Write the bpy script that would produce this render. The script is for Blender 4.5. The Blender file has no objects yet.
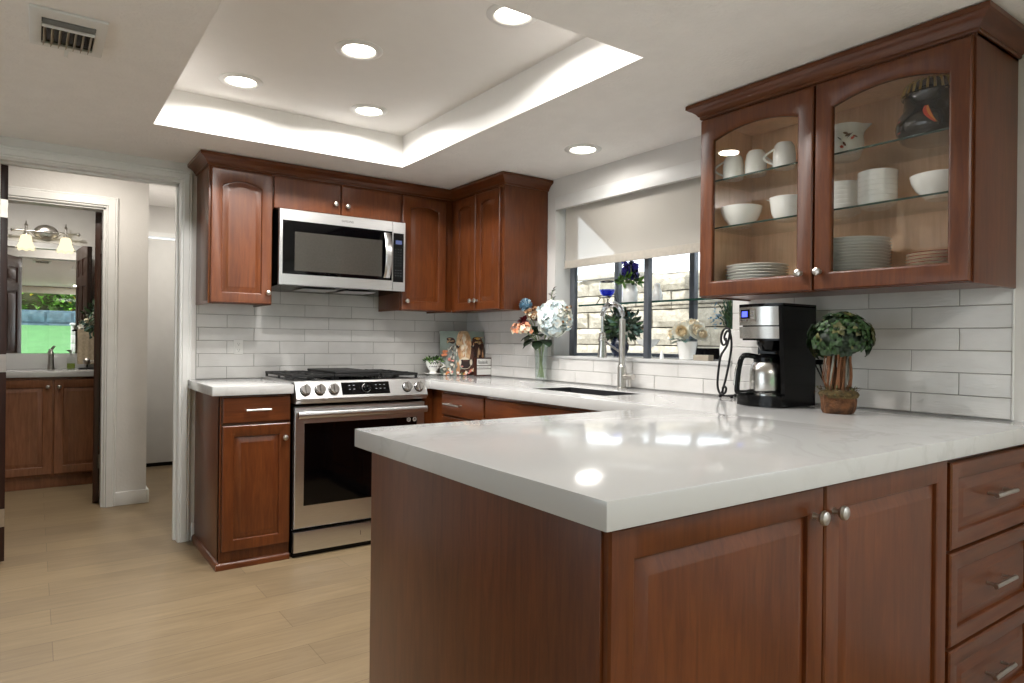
import bpy, bmesh, math, random
from mathutils import Vector, Matrix, noise
random.seed(7)
S = bpy.context.scene
COL = S.collection
PI = math.pi

# ------------------------------------------------------------------ camera
cam_d = bpy.data.cameras.new('camera')
cam_d.sensor_width = 36.0
cam_d.lens = 671.9545 * 36.0 / 1024.0
cam_d.clip_start = 0.05
cam_d.clip_end = 300
cam = bpy.data.objects.new('camera', cam_d)
COL.objects.link(cam)
_d = Vector((0.57990, 0.81469, 0.0)).normalized()
_r0 = Vector((_d.y, -_d.x, 0.0))
_a = math.radians(0.6401)
_r = _r0 * math.cos(_a) + Vector((0, 0, 1)) * math.sin(_a)
_u = _r.cross(_d).normalized()
cam.matrix_world = Matrix(((_r.x, _u.x, -_d.x, -2.5671), (_r.y, _u.y, -_d.y, -4.1684), (_r.z, _u.z, -_d.z, 1.1502), (0, 0, 0, 1)))
S.camera = cam

# ------------------------------------------------------------------ light and exposure
W = bpy.data.worlds.new('sky')
S.world = W
W.use_nodes = True
bg = W.node_tree.nodes['Background']
bg.inputs[0].default_value = (0.86, 0.93, 1.0, 1)
bg.inputs[1].default_value = 2.0
sun_d = bpy.data.lights.new('sun', 'SUN')
sun_d.energy = 3.0
sun_d.angle = 0.01
sun_d.color = (1.0, 0.97, 0.92)
sun = bpy.data.objects.new('sun', sun_d)
COL.objects.link(sun)
sun.rotation_euler = Vector((0.62, -0.10, -0.86)).to_track_quat('-Z', 'Y').to_euler()
sun.location = (-4, 2, 9)
DOWNLIGHT_W = 8.6
ROOM_FILL_W = 7.5
S.view_settings.view_transform = 'Standard'
S.view_settings.look = 'None'
S.view_settings.gamma = 1.0
S.view_settings.use_curve_mapping = False
S.view_settings.exposure = 0.92
cy = S.cycles
cy.max_bounces = 10
cy.diffuse_bounces = 5
cy.glossy_bounces = 5
cy.transmission_bounces = 6
cy.transparent_max_bounces = 16
cy.sample_clamp_indirect = 6.0
cy.caustics_reflective = False
cy.caustics_refractive = False
cy.use_denoising = True

# ------------------------------------------------------------------ materials
def lin(c):
    if isinstance(c, str):
        c = [int(c[i:i + 2], 16) / 255 for i in (0, 2, 4)]
    return tuple(((x / 12.92) if x <= 0.04045 else ((x + 0.055) / 1.055) ** 2.4) for x in c) + (1,)

class NT:
    def __init__(s, name):
        s.m = bpy.data.materials.new(name)
        s.m.use_nodes = True
        s.t = s.m.node_tree
        s.t.nodes.clear()
        s.out = s.n('ShaderNodeOutputMaterial')
    def n(s, typ, **kw):
        x = s.t.nodes.new(typ)
        for k, v in kw.items():
            if hasattr(x, k):
                setattr(x, k, v)
        return x
    def l(s, a, b):
        s.t.links.new(a, b)
    def coord(s, scale=(1, 1, 1), kind='Object'):
        tc = s.n('ShaderNodeTexCoord')
        mp = s.n('ShaderNodeMapping')
        mp.inputs['Scale'].default_value = scale
        s.l(tc.outputs[kind], mp.inputs['Vector'])
        return mp.outputs[0]
    def noise(s, vec, scale=5, detail=4, rough=0.5, dist=0):
        x = s.n('ShaderNodeTexNoise')
        x.inputs['Scale'].default_value = scale
        x.inputs['Detail'].default_value = detail
        x.inputs['Roughness'].default_value = rough
        x.inputs['Distortion'].default_value = dist
        s.l(vec, x.inputs['Vector'])
        return x.outputs['Fac']
    def ramp(s, fac, stops):
        x = s.n('ShaderNodeValToRGB')
        e = x.color_ramp.elements
        while len(e) < len(stops):
            e.new(0.5)
        for i, (p, c) in enumerate(stops):
            e[i].position = p
            e[i].color = c
        s.l(fac, x.inputs[0])
        return x.outputs[0]
    def mix(s, fac, a, b, mode='MIX'):
        x = s.n('ShaderNodeMixRGB', blend_type=mode)
        for i, v in ((0, fac), (1, a), (2, b)):
            if hasattr(v, 'is_linked'):
                s.l(v, x.inputs[i])
            else:
                x.inputs[i].default_value = v
        return x.outputs[0]
    def bump(s, h, strength=0.2, dist=0.01):
        x = s.n('ShaderNodeBump')
        x.inputs['Strength'].default_value = strength
        x.inputs['Distance'].default_value = dist
        s.l(h, x.inputs['Height'])
        return x.outputs[0]
    def pbr(s, color, rough=0.5, metal=0, normal=None, coat=0, spec=0.5, **kw):
        p = s.n('ShaderNodeBsdfPrincipled')
        for k, v in (('Base Color', color), ('Roughness', rough), ('Metallic', metal), ('Coat Weight', coat), ('Specular IOR Level', spec)):
            if hasattr(v, 'is_linked'):
                s.l(v, p.inputs[k])
            else:
                p.inputs[k].default_value = v
        for k, v in kw.items():
            p.inputs[k].default_value = v
        if normal:
            s.l(normal, p.inputs['Normal'])
        s.l(p.outputs[0], s.out.inputs[0])
        return p

MATS = {}
def simple(name, color, rough=0.5, metal=0, vary=0.06, scale=14, bump=0, coat=0, spec=0.5, **kw):
    t = NT(name)
    v = t.coord()
    c = lin(color)
    f = t.noise(v, scale, 3)
    lo = tuple(x * (1 - vary) for x in c[:3]) + (1,)
    hi = tuple(min(1, x * (1 + vary)) for x in c[:3]) + (1,)
    col = t.ramp(f, [(0.3, lo), (0.7, hi)])
    nm = t.bump(t.noise(v, scale * 6, 3), bump, 0.004) if bump else None
    t.pbr(col, rough, metal, nm, coat, spec, **kw)
    MATS[name] = t.m
    return t.m

def wood(name, dark, light, grain=(9, 9, 0.9), rough=0.3, coat=0.12):
    t = NT(name)
    v = t.coord(grain)
    f = t.noise(v, 7, 6, 0.6, 0.5)
    v2 = t.coord((1.5, 1.5, 0.8))
    f2 = t.noise(v2, 3.2, 3)
    c = t.ramp(f, [(0.28, lin(dark)), (0.75, lin(light))])
    sh = t.ramp(f2, [(0.3, (0.78, 0.78, 0.78, 1)), (0.7, (1.12, 1.1, 1.08, 1))])
    c = t.mix(1.0, c, sh, 'MULTIPLY')
    t.pbr(c, rough, 0, t.bump(f, 0.04, 0.002), coat, 0.4, **{'Coat Roughness': 0.25})
    MATS[name] = t.m
    return t.m

M_CHERRY = wood('cherry_wood', '50250e', '6c3b1b')
M_CHERRY_H = wood('cherry_wood_across', '50250e', '6c3b1b', (0.9, 0.9, 9))
M_VANITY = wood('vanity_wood', '6e4329', '8d5d3f', rough=0.4)
M_CHERRY_IN = wood('cabinet_interior_wood', 'd8b18c', 'ecc9a6', rough=0.45, coat=0)
M_DARKDOOR = wood('espresso_door_wood', '1d0f0b', '33190f', rough=0.35)
M_WARMDOOR = wood('walnut_door_wood', '27130b', '452412', rough=0.35)
M_WALL = simple('painted_wall', 'd3d1ce', 0.75, vary=0.02, bump=0.25, scale=9)
M_CEIL = simple('textured_ceiling_paint', 'eeecea', 0.85, vary=0.02, bump=0.6, scale=12)
M_TRAY = simple('smooth_ceiling_paint', 'e6e4e1', 0.8, vary=0.01)
M_WHITE = simple('white_trim_paint', 'dcdcda', 0.4, vary=0.02)
M_WHITEDOOR = simple('white_door_paint', 'c9c8c5', 0.5, vary=0.02)
M_PORC = simple('white_porcelain', 'f2f2ee', 0.16, vary=0.03, coat=0.3)
M_CREAM = simple('cream_porcelain', 'efe8d6', 0.2, vary=0.04)
M_NICKEL = simple('brushed_nickel', 'c5c1bb', 0.28, 1.0, vary=0.05, scale=40)
M_CHROME = simple('polished_steel', 'd2d2d2', 0.12, 1.0, vary=0.03)
M_BLACK = simple('black_plastic', '080809', 0.16, vary=0.1, spec=0.22)
M_BLACKGLASS = simple('black_glass', '030304', 0.05, vary=0.1, spec=0.3)
M_IRON = simple('black_iron', '101011', 0.5, 0.3, vary=0.2, bump=0.2)
M_GRATE = simple('cast_iron', '141414', 0.55, 0.2, vary=0.15, bump=0.2, scale=40)
M_GREYFRAME = simple('grey_window_frame', '5b5f66', 0.4, 0.3, vary=0.05)
M_SINK = simple('dark_granite_sink', '232326', 0.45, vary=0.3, scale=90)
M_LEAF = simple('leaf_green', '2f4a24', 0.55, vary=0.5, scale=30)
M_LEAFD = simple('leaf_dark_green', '1d2f1a', 0.55, vary=0.5, scale=30)
M_LEAFO = simple('leaf_olive', '55552f', 0.6, vary=0.4, scale=30)
M_LEAFB = simple('leaf_blue_green', '38574c', 0.6, vary=0.4, scale=30)
M_LEAFL = simple('leaf_bright_green', '5f8d2e', 0.5, vary=0.4, scale=30)
M_HEDGE = simple('hedge_leaf_green', '86b84a', 0.5, vary=0.4, scale=3)
M_YELF = simple('yellow_leaf', 'd8b840', 0.5, vary=0.3)
M_STEM = simple('green_stem', '87966a', 0.6, vary=0.3)
M_BARK = simple('bark_brown', '5e3c22', 0.9, vary=0.75, scale=30, bump=1.0)
M_TWIG = simple('brown_twig', '7a5034', 0.8, vary=0.4, scale=30, bump=0.5)
M_MOSS = simple('dry_moss', '5d4d2c', 0.95, vary=0.5, scale=60, bump=1.0)
M_PETW = simple('white_petal', 'e9ebe4', 0.6, vary=0.06)
M_PETBW = simple('bluish_white_petal', 'd5e4e8', 0.6, vary=0.06)
M_PETC = simple('cream_petal', 'ece0c6', 0.6, vary=0.08, scale=50)
M_PETR = simple('dark_red_petal', '5e1018', 0.65, vary=0.3)
M_PETO = simple('peach_petal', 'e39b76', 0.6, vary=0.25)
M_PETP = simple('purple_petal', '3d33a0', 0.6, vary=0.3)
M_PETBL = simple('blue_thistle', '5b8199', 0.7, vary=0.35)
M_BROWNF = simple('brown_dried_flower', '7d5a3a', 0.75, vary=0.5, scale=50)
M_GREYSP = simple('grey_sprig', '8a8a80', 0.75, vary=0.3)
M_BLUEGLASS = None
M_NAVY = simple('navy_glaze', '141c33', 0.2, vary=0.2)
M_BEIGE = simple('beige_towel', 'b5a58c', 0.95, vary=0.15, scale=60, bump=0.8)
M_SAGE = simple('tan_block', 'a39a8a', 0.8, vary=0.15)
M_GROUT = simple('grey_grout', '8c8a86', 0.9, vary=0.05)
M_GRASS = simple('green_lawn', '4c7a46', 0.9, vary=0.12, scale=3, bump=0.3)
M_EARTH = simple('tan_earth', '9c8f7c', 0.95, vary=0.2, scale=4, bump=0.5)
M_FENCE = simple('slate_blue_stone', '536974', 0.85, vary=0.35, scale=6, bump=0.5)
M_RED = simple('red_glaze', 'c8432a', 0.3, vary=0.1)
M_ORANGE = simple('orange_glaze', 'd98a3c', 0.3, vary=0.1)
M_YEL = simple('mustard_glaze', 'a98a4a', 0.35, vary=0.1)
M_BLK = simple('black_glaze', '0e1011', 0.15, vary=0.2, coat=0.4)
M_INK = simple('grey_ink', '4a4a4e', 0.7)
M_GREYKEY = simple('grey_key_print', '8b8f94', 0.5)
M_WHITEPRINT = simple('white_print', 'dcdcdc', 0.5)
M_SIGNW = simple('white_sign_paper', 'dededa', 0.7, vary=0.02)
M_REDWOOD = wood('dark_red_frame_wood', '2e120b', '4e2113', rough=0.45)
M_OUTLET = simple('white_outlet_plastic', 'd9d8d4', 0.35, vary=0.01)
M_EAVE = simple('tan_eave_paint', 'c9bda9', 0.8, vary=0.05)
M_COATW = simple('white_roof_panel', 'd9d2c4', 0.6, vary=0.04)

def steel(name, color, stretch, rough=0.3):
    t = NT(name)
    f = t.noise(t.coord(stretch), 60, 3, 0.6)
    c = lin(color)
    col = t.ramp(f, [(0.3, tuple(x * 0.9 for x in c[:3]) + (1,)), (0.7, c)])
    t.pbr(col, rough, 1.0, t.bump(f, 0.06, 0.002), Anisotropic=0.5)
    return t.m
M_STEEL = steel('stainless_steel', 'dadada', (0.3, 8, 8))
M_STEELV = steel('stainless_steel_upright', 'd2d0cc', (8, 8, 0.3), 0.24)

def emit(name, color, strength):
    t = NT(name)
    e = t.n('ShaderNodeEmission')
    e.inputs[0].default_value = lin(color)
    e.inputs[1].default_value = strength
    t.l(e.outputs[0], t.out.inputs[0])
    return t.m
M_LENS = emit('lit_lens', 'fff6e8', 9.0)
M_SHADE = emit('lit_frosted_glass', 'ffeec4', 0.75)
M_LCD = emit('blue_display', '5a66ff', 1.2)
M_LCD2 = emit('pale_display', '7f8cc0', 0.3)

def glass(name, tint, rough=0.0, refl=1.0):
    t = NT(name)
    a = t.n('ShaderNodeBsdfTransparent')
    a.inputs[0].default_value = tint
    b = t.n('ShaderNodeBsdfGlossy')
    b.inputs['Roughness'].default_value = rough
    lw = t.n('ShaderNodeLayerWeight')
    lw.inputs[0].default_value = 0.5
    pw = t.n('ShaderNodeMath', operation='POWER')
    pw.inputs[1].default_value = 5.0
    t.l(lw.outputs['Facing'], pw.inputs[0])
    fr = t.n('ShaderNodeMath', operation='MULTIPLY_ADD')
    fr.inputs[1].default_value = 0.96
    fr.inputs[2].default_value = 0.04
    t.l(pw.outputs[0], fr.inputs[0])
    mx = t.n('ShaderNodeMixShader')
    ml = t.n('ShaderNodeMath', operation='MULTIPLY')
    ml.inputs[1].default_value = refl
    t.l(fr.outputs[0], ml.inputs[0])
    t.l(ml.outputs[0], mx.inputs[0])
    t.l(a.outputs[0], mx.inputs[1])
    t.l(b.outputs[0], mx.inputs[2])
    t.l(mx.outputs[0], t.out.inputs[0])
    return t.m
M_GLASS = glass('clear_glass', (0.95, 0.96, 0.95, 1))
M_CABGLASS = glass('cabinet_glass', (0.99, 0.99, 0.985, 1))
M_SHELFGLASS = glass('green_edge_glass', (0.97, 0.985, 0.98, 1), 0.0, 1.2)
M_GLASSEDGE = simple('green_glass_edge', '1d3a34', 0.1)
M_WINSHELF = glass('blue_tint_glass', (0.60, 0.66, 0.76, 1), 0.02, 1.6)
M_VASE = glass('vase_glass', (0.93, 0.96, 0.95, 1), 0.0, 1.6)
M_BLUEGLASS = glass('blue_glass', (0.32, 0.38, 0.85, 1), 0.0, 1.5)
M_SOAP = glass('green_soap', (0.7, 0.8, 0.35, 1), 0.0, 1.0)

def mirror_mat():
    t = NT('mirror_silver')
    b = t.n('ShaderNodeBsdfGlossy')
    b.inputs['Color'].default_value = (0.88, 0.89, 0.88, 1)
    b.inputs['Roughness'].default_value = 0.0
    t.l(b.outputs[0], t.out.inputs[0])
    return t.m
M_MIRROR = mirror_mat()

def quartz():
    t = NT('white_quartz')
    v = t.coord()
    a = t.noise(v, 2.3, 6, 0.6, 1.6)
    vein = t.ramp(a, [(0.46, (0, 0, 0, 1)), (0.5, (1, 1, 1, 1)), (0.54, (0, 0, 0, 1))])
    b = t.ramp(t.noise(v, 1.1, 2), [(0.45, (0, 0, 0, 1)), (0.65, (1, 1, 1, 1))])
    k = t.mix(1.0, vein, b, 'MULTIPLY')
    k = t.mix(1.0, k, (0.28, 0.28, 0.28, 1), 'MULTIPLY')
    c = t.mix(k, lin('c2c2c1'), lin('a19f9b'))
    t.pbr(c, 0.11, 0, None, 0.0, 0.55)
    return t.m
M_QUARTZ = quartz()

def tile_mat():
    t = NT('glazed_white_tile')
    v = t.coord()
    f = t.noise(v, 6, 3)
    g = t.noise(t.coord((3, 3, 26)), 7, 3, 0.55, 0.4)
    c = t.ramp(f, [(0.3, lin('cbc9c6')), (0.7, lin('d8d6d3'))])
    t.pbr(c, 0.13, 0, t.bump(g, 0.28, 0.004), 0, 0.5)
    return t.m
M_TILE = tile_mat()

def floor_mat():
    t = NT('oak_plank_floor')
    v = t.coord((1, 1, 1))
    br = t.n('ShaderNodeTexBrick')
    br.offset = 0.37
    br.inputs['Color1'].default_value = lin('806f57')
    br.inputs['Color2'].default_value = lin('8b795e')
    br.inputs['Mortar'].default_value = lin('6a5b45')
    br.inputs['Scale'].default_value = 1.0
    br.inputs['Mortar Size'].default_value = 0.0016
    br.inputs['Mortar Smooth'].default_value = 0.2
    br.inputs['Brick Width'].default_value = 1.25
    br.inputs['Row Height'].default_value = 0.185
    t.l(v, br.inputs['Vector'])
    f = t.noise(t.coord((0.9, 9, 9)), 5, 6, 0.62, 0.6)
    g = t.ramp(f, [(0.25, (0.80, 0.78, 0.75, 1)), (0.75, (1.1, 1.1, 1.1, 1))])
    c = t.mix(1.0, br.outputs['Color'], g, 'MULTIPLY')
    f2 = t.noise(t.coord((0.5, 2.5, 1)), 3, 3)
    c = t.mix(1.0, c, t.ramp(f2, [(0.3, (0.93, 0.92, 0.9, 1)), (0.7, (1.05, 1.05, 1.05, 1))]), 'MULTIPLY')
    t.pbr(c, 0.38, 0, t.bump(br.outputs['Fac'], -0.2, 0.002), 0, 0.4)
    return t.m
M_FLOOR = floor_mat()

def stone_mat():
    t = NT('split_face_stone')
    v = t.coord()
    f = t.noise(v, 5, 6, 0.65)
    g = t.noise(v, 26, 6, 0.7)
    c = t.ramp(f, [(0.3, lin('b5ae9f')), (0.7, lin('d6d0c3'))])
    c = t.mix(0.35, c, t.ramp(g, [(0.35, lin('84786a')), (0.65, lin('dcd2bf'))]))
    t.pbr(c, 0.95, 0, t.bump(g, 0.7, 0.02), 0, 0.2)
    return t.m
M_STONE = stone_mat()
M_STONEJ = simple('dark_stone_joint', '3a342c', 0.95)

def shade_mat():
    t = NT('sheer_roller_fabric')
    w = t.noise(t.coord((60, 60, 60)), 8, 2)
    col = t.ramp(w, [(0.3, lin('d3cec6')), (0.7, lin('e0dcd5'))])
    d = t.n('ShaderNodeBsdfDiffuse')
    tr = t.n('ShaderNodeBsdfTranslucent')
    tp = t.n('ShaderNodeBsdfTransparent')
    t.l(col, d.inputs[0])
    t.l(col, tr.inputs[0])
    a = t.n('ShaderNodeMixShader')
    a.inputs[0].default_value = 0.35
    t.l(d.outputs[0], a.inputs[1])
    t.l(tr.outputs[0], a.inputs[2])
    b = t.n('ShaderNodeMixShader')
    b.inputs[0].default_value = 0.34
    t.l(a.outputs[0], b.inputs[1])
    t.l(tp.outputs[0], b.inputs[2])
    t.l(b.outputs[0], t.out.inputs[0])
    return t.m
M_SHEER = shade_mat()
M_HEM = simple('beige_hem_fabric', 'aea79c', 0.8, vary=0.06, scale=60)

# ------------------------------------------------------------------ mesh helpers
class MB:
    def __init__(s):
        s.v, s.f, s.mi, s.mats = [], [], [], []
        s.M = None
        s.cur = 0
    def use(s, mat):
        if mat not in s.mats:
            s.mats.append(mat)
        s.cur = s.mats.index(mat)
        return s
    def add(s, vs, fs):
        o = len(s.v)
        for p in vs:
            p = Vector(p)
            s.v.append(s.M @ p if s.M else p)
        for f in fs:
            s.f.append([o + i for i in f])
            s.mi.append(s.cur)
        return s
    def box(s, x0, x1, y0, y1, z0, z1, b=0.0):
        x0, x1 = min(x0, x1), max(x0, x1)
        y0, y1 = min(y0, y1), max(y0, y1)
        z0, z1 = min(z0, z1), max(z0, z1)
        if b <= 0:
            vs = [(x, y, z) for x in (x0, x1) for y in (y0, y1) for z in (z0, z1)]
            return s.add(vs, [(0, 1, 3, 2), (4, 6, 7, 5), (0, 4, 5, 1), (2, 3, 7, 6), (0, 2, 6, 4), (1, 5, 7, 3)])
        bm = bmesh.new()
        bmesh.ops.create_cube(bm, size=1)
        for v in bm.verts:
            v.co = Vector(((x0 + x1) / 2 + v.co.x * (x1 - x0), (y0 + y1) / 2 + v.co.y * (y1 - y0), (z0 + z1) / 2 + v.co.z * (z1 - z0)))
        bmesh.ops.bevel(bm, geom=list(bm.edges), offset=b, segments=2, affect='EDGES', profile=0.6)
        return s.bm(bm)
    def bm(s, bm):
        bm.verts.ensure_lookup_table()
        bm.verts.index_update()
        s.add([v.co.copy() for v in bm.verts], [[v.index for v in f.verts] for f in bm.faces])
        bm.free()
        return s
    def loft(s, rings, closed=True, cap0=False, cap1=False, loop=False):
        n = len(rings[0])
        vs = [p for r in rings for p in r]
        fs = []
        R = len(rings)
        for i in range(R if loop else R - 1):
            j = (i + 1) % R
            for k in range(n if closed else n - 1):
                k2 = (k + 1) % n
                fs.append((i * n + k, i * n + k2, j * n + k2, j * n + k))
        if cap0:
            fs.append(tuple(range(n - 1, -1, -1)))
        if cap1:
            fs.append(tuple((R - 1) * n + k for k in range(n)))
        return s.add(vs, fs)
    def tube(s, pts, r, n=10, cap=True, closed=False):
        pts = [Vector(p) for p in pts]
        N = len(pts)
        rad = r if isinstance(r, (list, tuple)) else [r] * N
        rings = []
        ref = None
        for i, p in enumerate(pts):
            a = pts[i - 1] if (i > 0 or closed) else p
            b = pts[(i + 1) % N] if (i < N - 1 or closed) else p
            t = (b - a)
            if t.length < 1e-9:
                t = Vector((0, 0, 1))
            t.normalize()
            if ref is None:
                ref = Vector((0, 0, 1)) if abs(t.z) < 0.9 else Vector((1, 0, 0))
            x = ref - t * ref.dot(t)
            if x.length < 1e-6:
                x = t.orthogonal()
            x.normalize()
            ref = x
            y = t.cross(x)
            rings.append([p + (x * math.cos(2 * PI * k / n) + y * math.sin(2 * PI * k / n)) * rad[i] for k in range(n)])
        return s.loft(rings, True, cap and not closed, cap and not closed, closed)
    def lathe(s, prof, c=(0, 0, 0), n=32, sx=1, sy=1, cap0=False, cap1=False):
        c = Vector(c)
        rings = [[c + Vector((r * sx * math.cos(2 * PI * k / n), r * sy * math.sin(2 * PI * k / n), z)) for k in range(n)] for r, z in prof]
        return s.loft(rings, True, cap0, cap1)
    def prism(s, poly, axis, a, b):
        def P(u, v, w):
            return {'x': (w, u, v), 'y': (u, w, v), 'z': (u, v, w)}[axis]
        return s.loft([[P(u, v, a) for u, v in poly], [P(u, v, b) for u, v in poly]], True, True, True)
    def ball(s, c, r, seg=12, rings=8, sc=(1, 1, 1), jit=0):
        c = Vector(c)
        pr = []
        for i in range(rings + 1):
            th = PI * i / rings
            rr = max(1e-4, math.sin(th))
            ring = []
            for k in range(seg):
                j = 1 + (random.uniform(-jit, jit) if jit else 0)
                ring.append(c + Vector((rr * math.cos(2 * PI * k / seg) * sc[0], rr * math.sin(2 * PI * k / seg) * sc[1], -math.cos(th) * sc[2])) * r * j)
            pr.append(ring)
        return s.loft(pr, True, True, True)
    def leaf(s, p, d, up, L, w, bend=0.2):
        p, d, up = Vector(p), Vector(d).normalized(), Vector(up)
        side = d.cross(up)
        if side.length < 1e-5:
            side = d.orthogonal()
        side.normalize()
        n = side.cross(d)
        a = p
        b = p + d * L * 0.35 + n * bend * L * 0.25
        e = p + d * L * 0.75 + n * bend * L * 0.1
        t = p + d * L - n * bend * L * 0.2
        vs = [a, b + side * w * 0.5 + n * w * 0.12, b, b - side * w * 0.5 + n * w * 0.12, e + side * w * 0.38 + n * w * 0.08, e, e - side * w * 0.38 + n * w * 0.08, t]
        return s.add(vs, [(0, 2, 1), (0, 3, 2), (1, 2, 5, 4), (2, 3, 6, 5), (4, 5, 7), (5, 6, 7)])
    def build(s, name, mat=None, parent=None, world=True, smooth=True, ang=38, recalc=True):
        off = Vector((0, 0, 0))
        if parent is not None and world:
            q = parent
            while q is not None:
                off += q.location
                q = q.parent
        me = bpy.data.meshes.new(name)
        me.from_pydata([v - off for v in s.v], [], s.f)
        ml = s.mats if s.mats else [mat]
        for m in ml:
            me.materials.append(m)
        me.polygons.foreach_set('material_index', s.mi)
        if recalc:
            b = bmesh.new()
            b.from_mesh(me)
            bmesh.ops.recalc_face_normals(b, faces=b.faces)
            b.to_mesh(me)
            b.free()
        if smooth:
            me.polygons.foreach_set('use_smooth', [True] * len(me.polygons))
            me.set_sharp_from_angle(angle=math.radians(ang))
        me.update()
        o = bpy.data.objects.new(name, me)
        COL.objects.link(o)
        if parent is not None:
            o.parent = parent
        return o

def tag(o, label=None, cat=None, group=None, kind=None):
    if label:
        o['label'] = label
    if cat:
        o['category'] = cat
    if group:
        o['group'] = group
    if kind:
        o['kind'] = kind
    return o

def thing(name, label, cat, loc=(0, 0, 0), rotz=0, group=None):
    o = bpy.data.objects.new(name, None)
    COL.objects.link(o)
    o.location = loc
    o.rotation_euler = (0, 0, rotz)
    o.empty_display_size = 0.05
    return tag(o, label, cat, group)

def struct(o, label=None, cat=None):
    return tag(o, label, cat, None, 'structure')

def dup(root, loc, rotz=None, label=None):
    r = root.copy()
    COL.objects.link(r)
    r.location = loc
    if rotz is not None:
        r.rotation_euler = (0, 0, rotz)
    if label:
        r['label'] = label
    for ch in list(root.children):
        c = ch.copy()
        COL.objects.link(c)
        c.parent = r
        for g in list(ch.children):
            d = g.copy()
            COL.objects.link(d)
            d.parent = c
    return r

def cells(xs, ys, keep, f0, f1, P, bev=0.0):
    """slab made of grid cells (xs by ys) kept where keep(cx, cy); P(u, v, w) places it"""
    bm = bmesh.new()
    vd = {}
    def V(i, j, w):
        k = (i, j, w)
        if k not in vd:
            vd[k] = bm.verts.new(P(xs[i], ys[j], (f0, f1)[w]))
        return vd[k]
    K = {}
    for i in range(len(xs) - 1):
        for j in range(len(ys) - 1):
            K[(i, j)] = keep((xs[i] + xs[i + 1]) / 2, (ys[j] + ys[j + 1]) / 2)
    for (i, j), k in K.items():
        if not k:
            continue
        for w in (0, 1):
            bm.faces.new([V(i, j, w), V(i + 1, j, w), V(i + 1, j + 1, w), V(i, j + 1, w)])
        for (di, dj, a, b) in ((-1, 0, (i, j), (i, j + 1)), (1, 0, (i + 1, j), (i + 1, j + 1)), (0, -1, (i, j), (i + 1, j)), (0, 1, (i, j + 1), (i + 1, j + 1))):
            if not K.get((i + di, j + dj), False):
                bm.faces.new([V(*a, 0), V(*b, 0), V(*b, 1), V(*a, 1)])
    bmesh.ops.recalc_face_normals(bm, faces=bm.faces)
    if bev:
        ed = [e for e in bm.edges if len(e.link_faces) == 2 and e.calc_face_angle(0) > 1.0]
        bmesh.ops.bevel(bm, geom=ed, offset=bev, segments=2, affect='EDGES', profile=0.6)
    return bm

def PZ(u, v, w): return (u, v, w)
def PY(u, v, w): return (u, w, v)     # wall in xz, thickness along y
def PX(u, v, w): return (w, u, v)     # wall in yz, thickness along x

# ================================================================== the setting
CZ = 2.1365          # kitchen ceiling
HZ = 2.32            # hall ceiling
# floor
m = MB().box(-5.5, 0.12, -7.0, 2.75, -0.05, 0.0)
struct(m.build('floor', M_FLOOR), 'pale oak plank floor running through the kitchen and hall', 'floor')
# ceiling with its raised tray
TX0, TX1, TY0, TY1, TZ = -2.126, -0.860, -0.675, -2.533, 2.315
bm = cells([-5.5, TX0, TX1, 0.12], [-7.0, TY1, TY0, 0.12], lambda x, y: not (TX0 < x < TX1 and TY1 < y < TY0), CZ, CZ + 0.0004, PZ)
m = MB().use(M_CEIL).bm(bm).use(M_TRAY)
m.box(TX0 - 0.05, TX0, TY1 - 0.05, TY0 + 0.05, CZ + 0.0005, TZ + 0.05)
m.box(TX1, TX1 + 0.05, TY1 - 0.05, TY0 + 0.05, CZ + 0.0005, TZ + 0.05)
m.box(TX0, TX1, TY0, TY0 + 0.05, CZ + 0.0005, TZ + 0.05)
m.box(TX0, TX1, TY1 - 0.05, TY1, CZ + 0.0005, TZ + 0.05)
m.box(TX0, TX1, TY1, TY0, TZ, TZ + 0.05)
struct(m.build('ceiling', smooth=False), 'white textured kitchen ceiling with a raised rectangular tray', 'ceiling')
m = MB().box(-5.5, 0.12, 0.12, 2.75, HZ, HZ + 0.05)
struct(m.build('ceiling', M_CEIL, smooth=False), 'white ceiling over the hall behind the kitchen doorway', 'ceiling')
# wall carrying the range, with the hall doorway
DX0, DX1, DZ = -2.715, -1.895, 2.030
bm = cells([-5.5, DX0, DX1, 0.0], [0, DZ, HZ + 0.05], lambda x, z: not (DX0 < x < DX1 and z < DZ), 0.0, 0.12, PY)
struct(MB().bm(bm).build('wall_back', M_WALL, smooth=False), 'grey white wall behind the range with the hall doorway', 'wall')
# wall with the garden window
WY0, WY1, WZ0, WZ1 = -2.28, -1.0, 1.052, 2.0
bm = cells([-7.0, -6.5, -4.3, WY0, WY1, 0.12], [0, 0.85, WZ0, WZ1, HZ + 0.05], lambda y, z: not ((WY0 < y < WY1 and WZ0 < z < WZ1) or (-6.5 < y < -4.3 and 0.85 < z < WZ1)), 0.0, 0.12, PX)
struct(MB().bm(bm).build('wall_right', M_WALL, smooth=False), 'white wall holding the garden window over the sink', 'wall')
bm = cells([-7.0, -3.6, -1.0, 2.75], [0, 0.6, 2.05, HZ + 0.05], lambda y, z: not (-3.6 < y < -1.0 and 0.6 < z < 2.05), -5.62, -5.5, PX)
struct(MB().bm(bm).build('wall_left', M_WALL, smooth=False), 'white wall on the far side of the open room', 'wall')
SX0, SX1, SZ = -3.15, -1.72, 2.06
PX0, PX1 = -1.45, -0.10
bm = cells([-5.62, SX0, SX1, PX0, PX1, 0.12], [0, 0.03, SZ, HZ + 0.05], lambda x, z: not ((SX0 < x < SX1 or PX0 < x < PX1) and 0.03 < z < SZ), -7.12, -7.0, PY)
struct(MB().bm(bm).build('wall_front', M_WALL, smooth=False), 'white wall with the glass slider to the lawn', 'wall')
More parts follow.
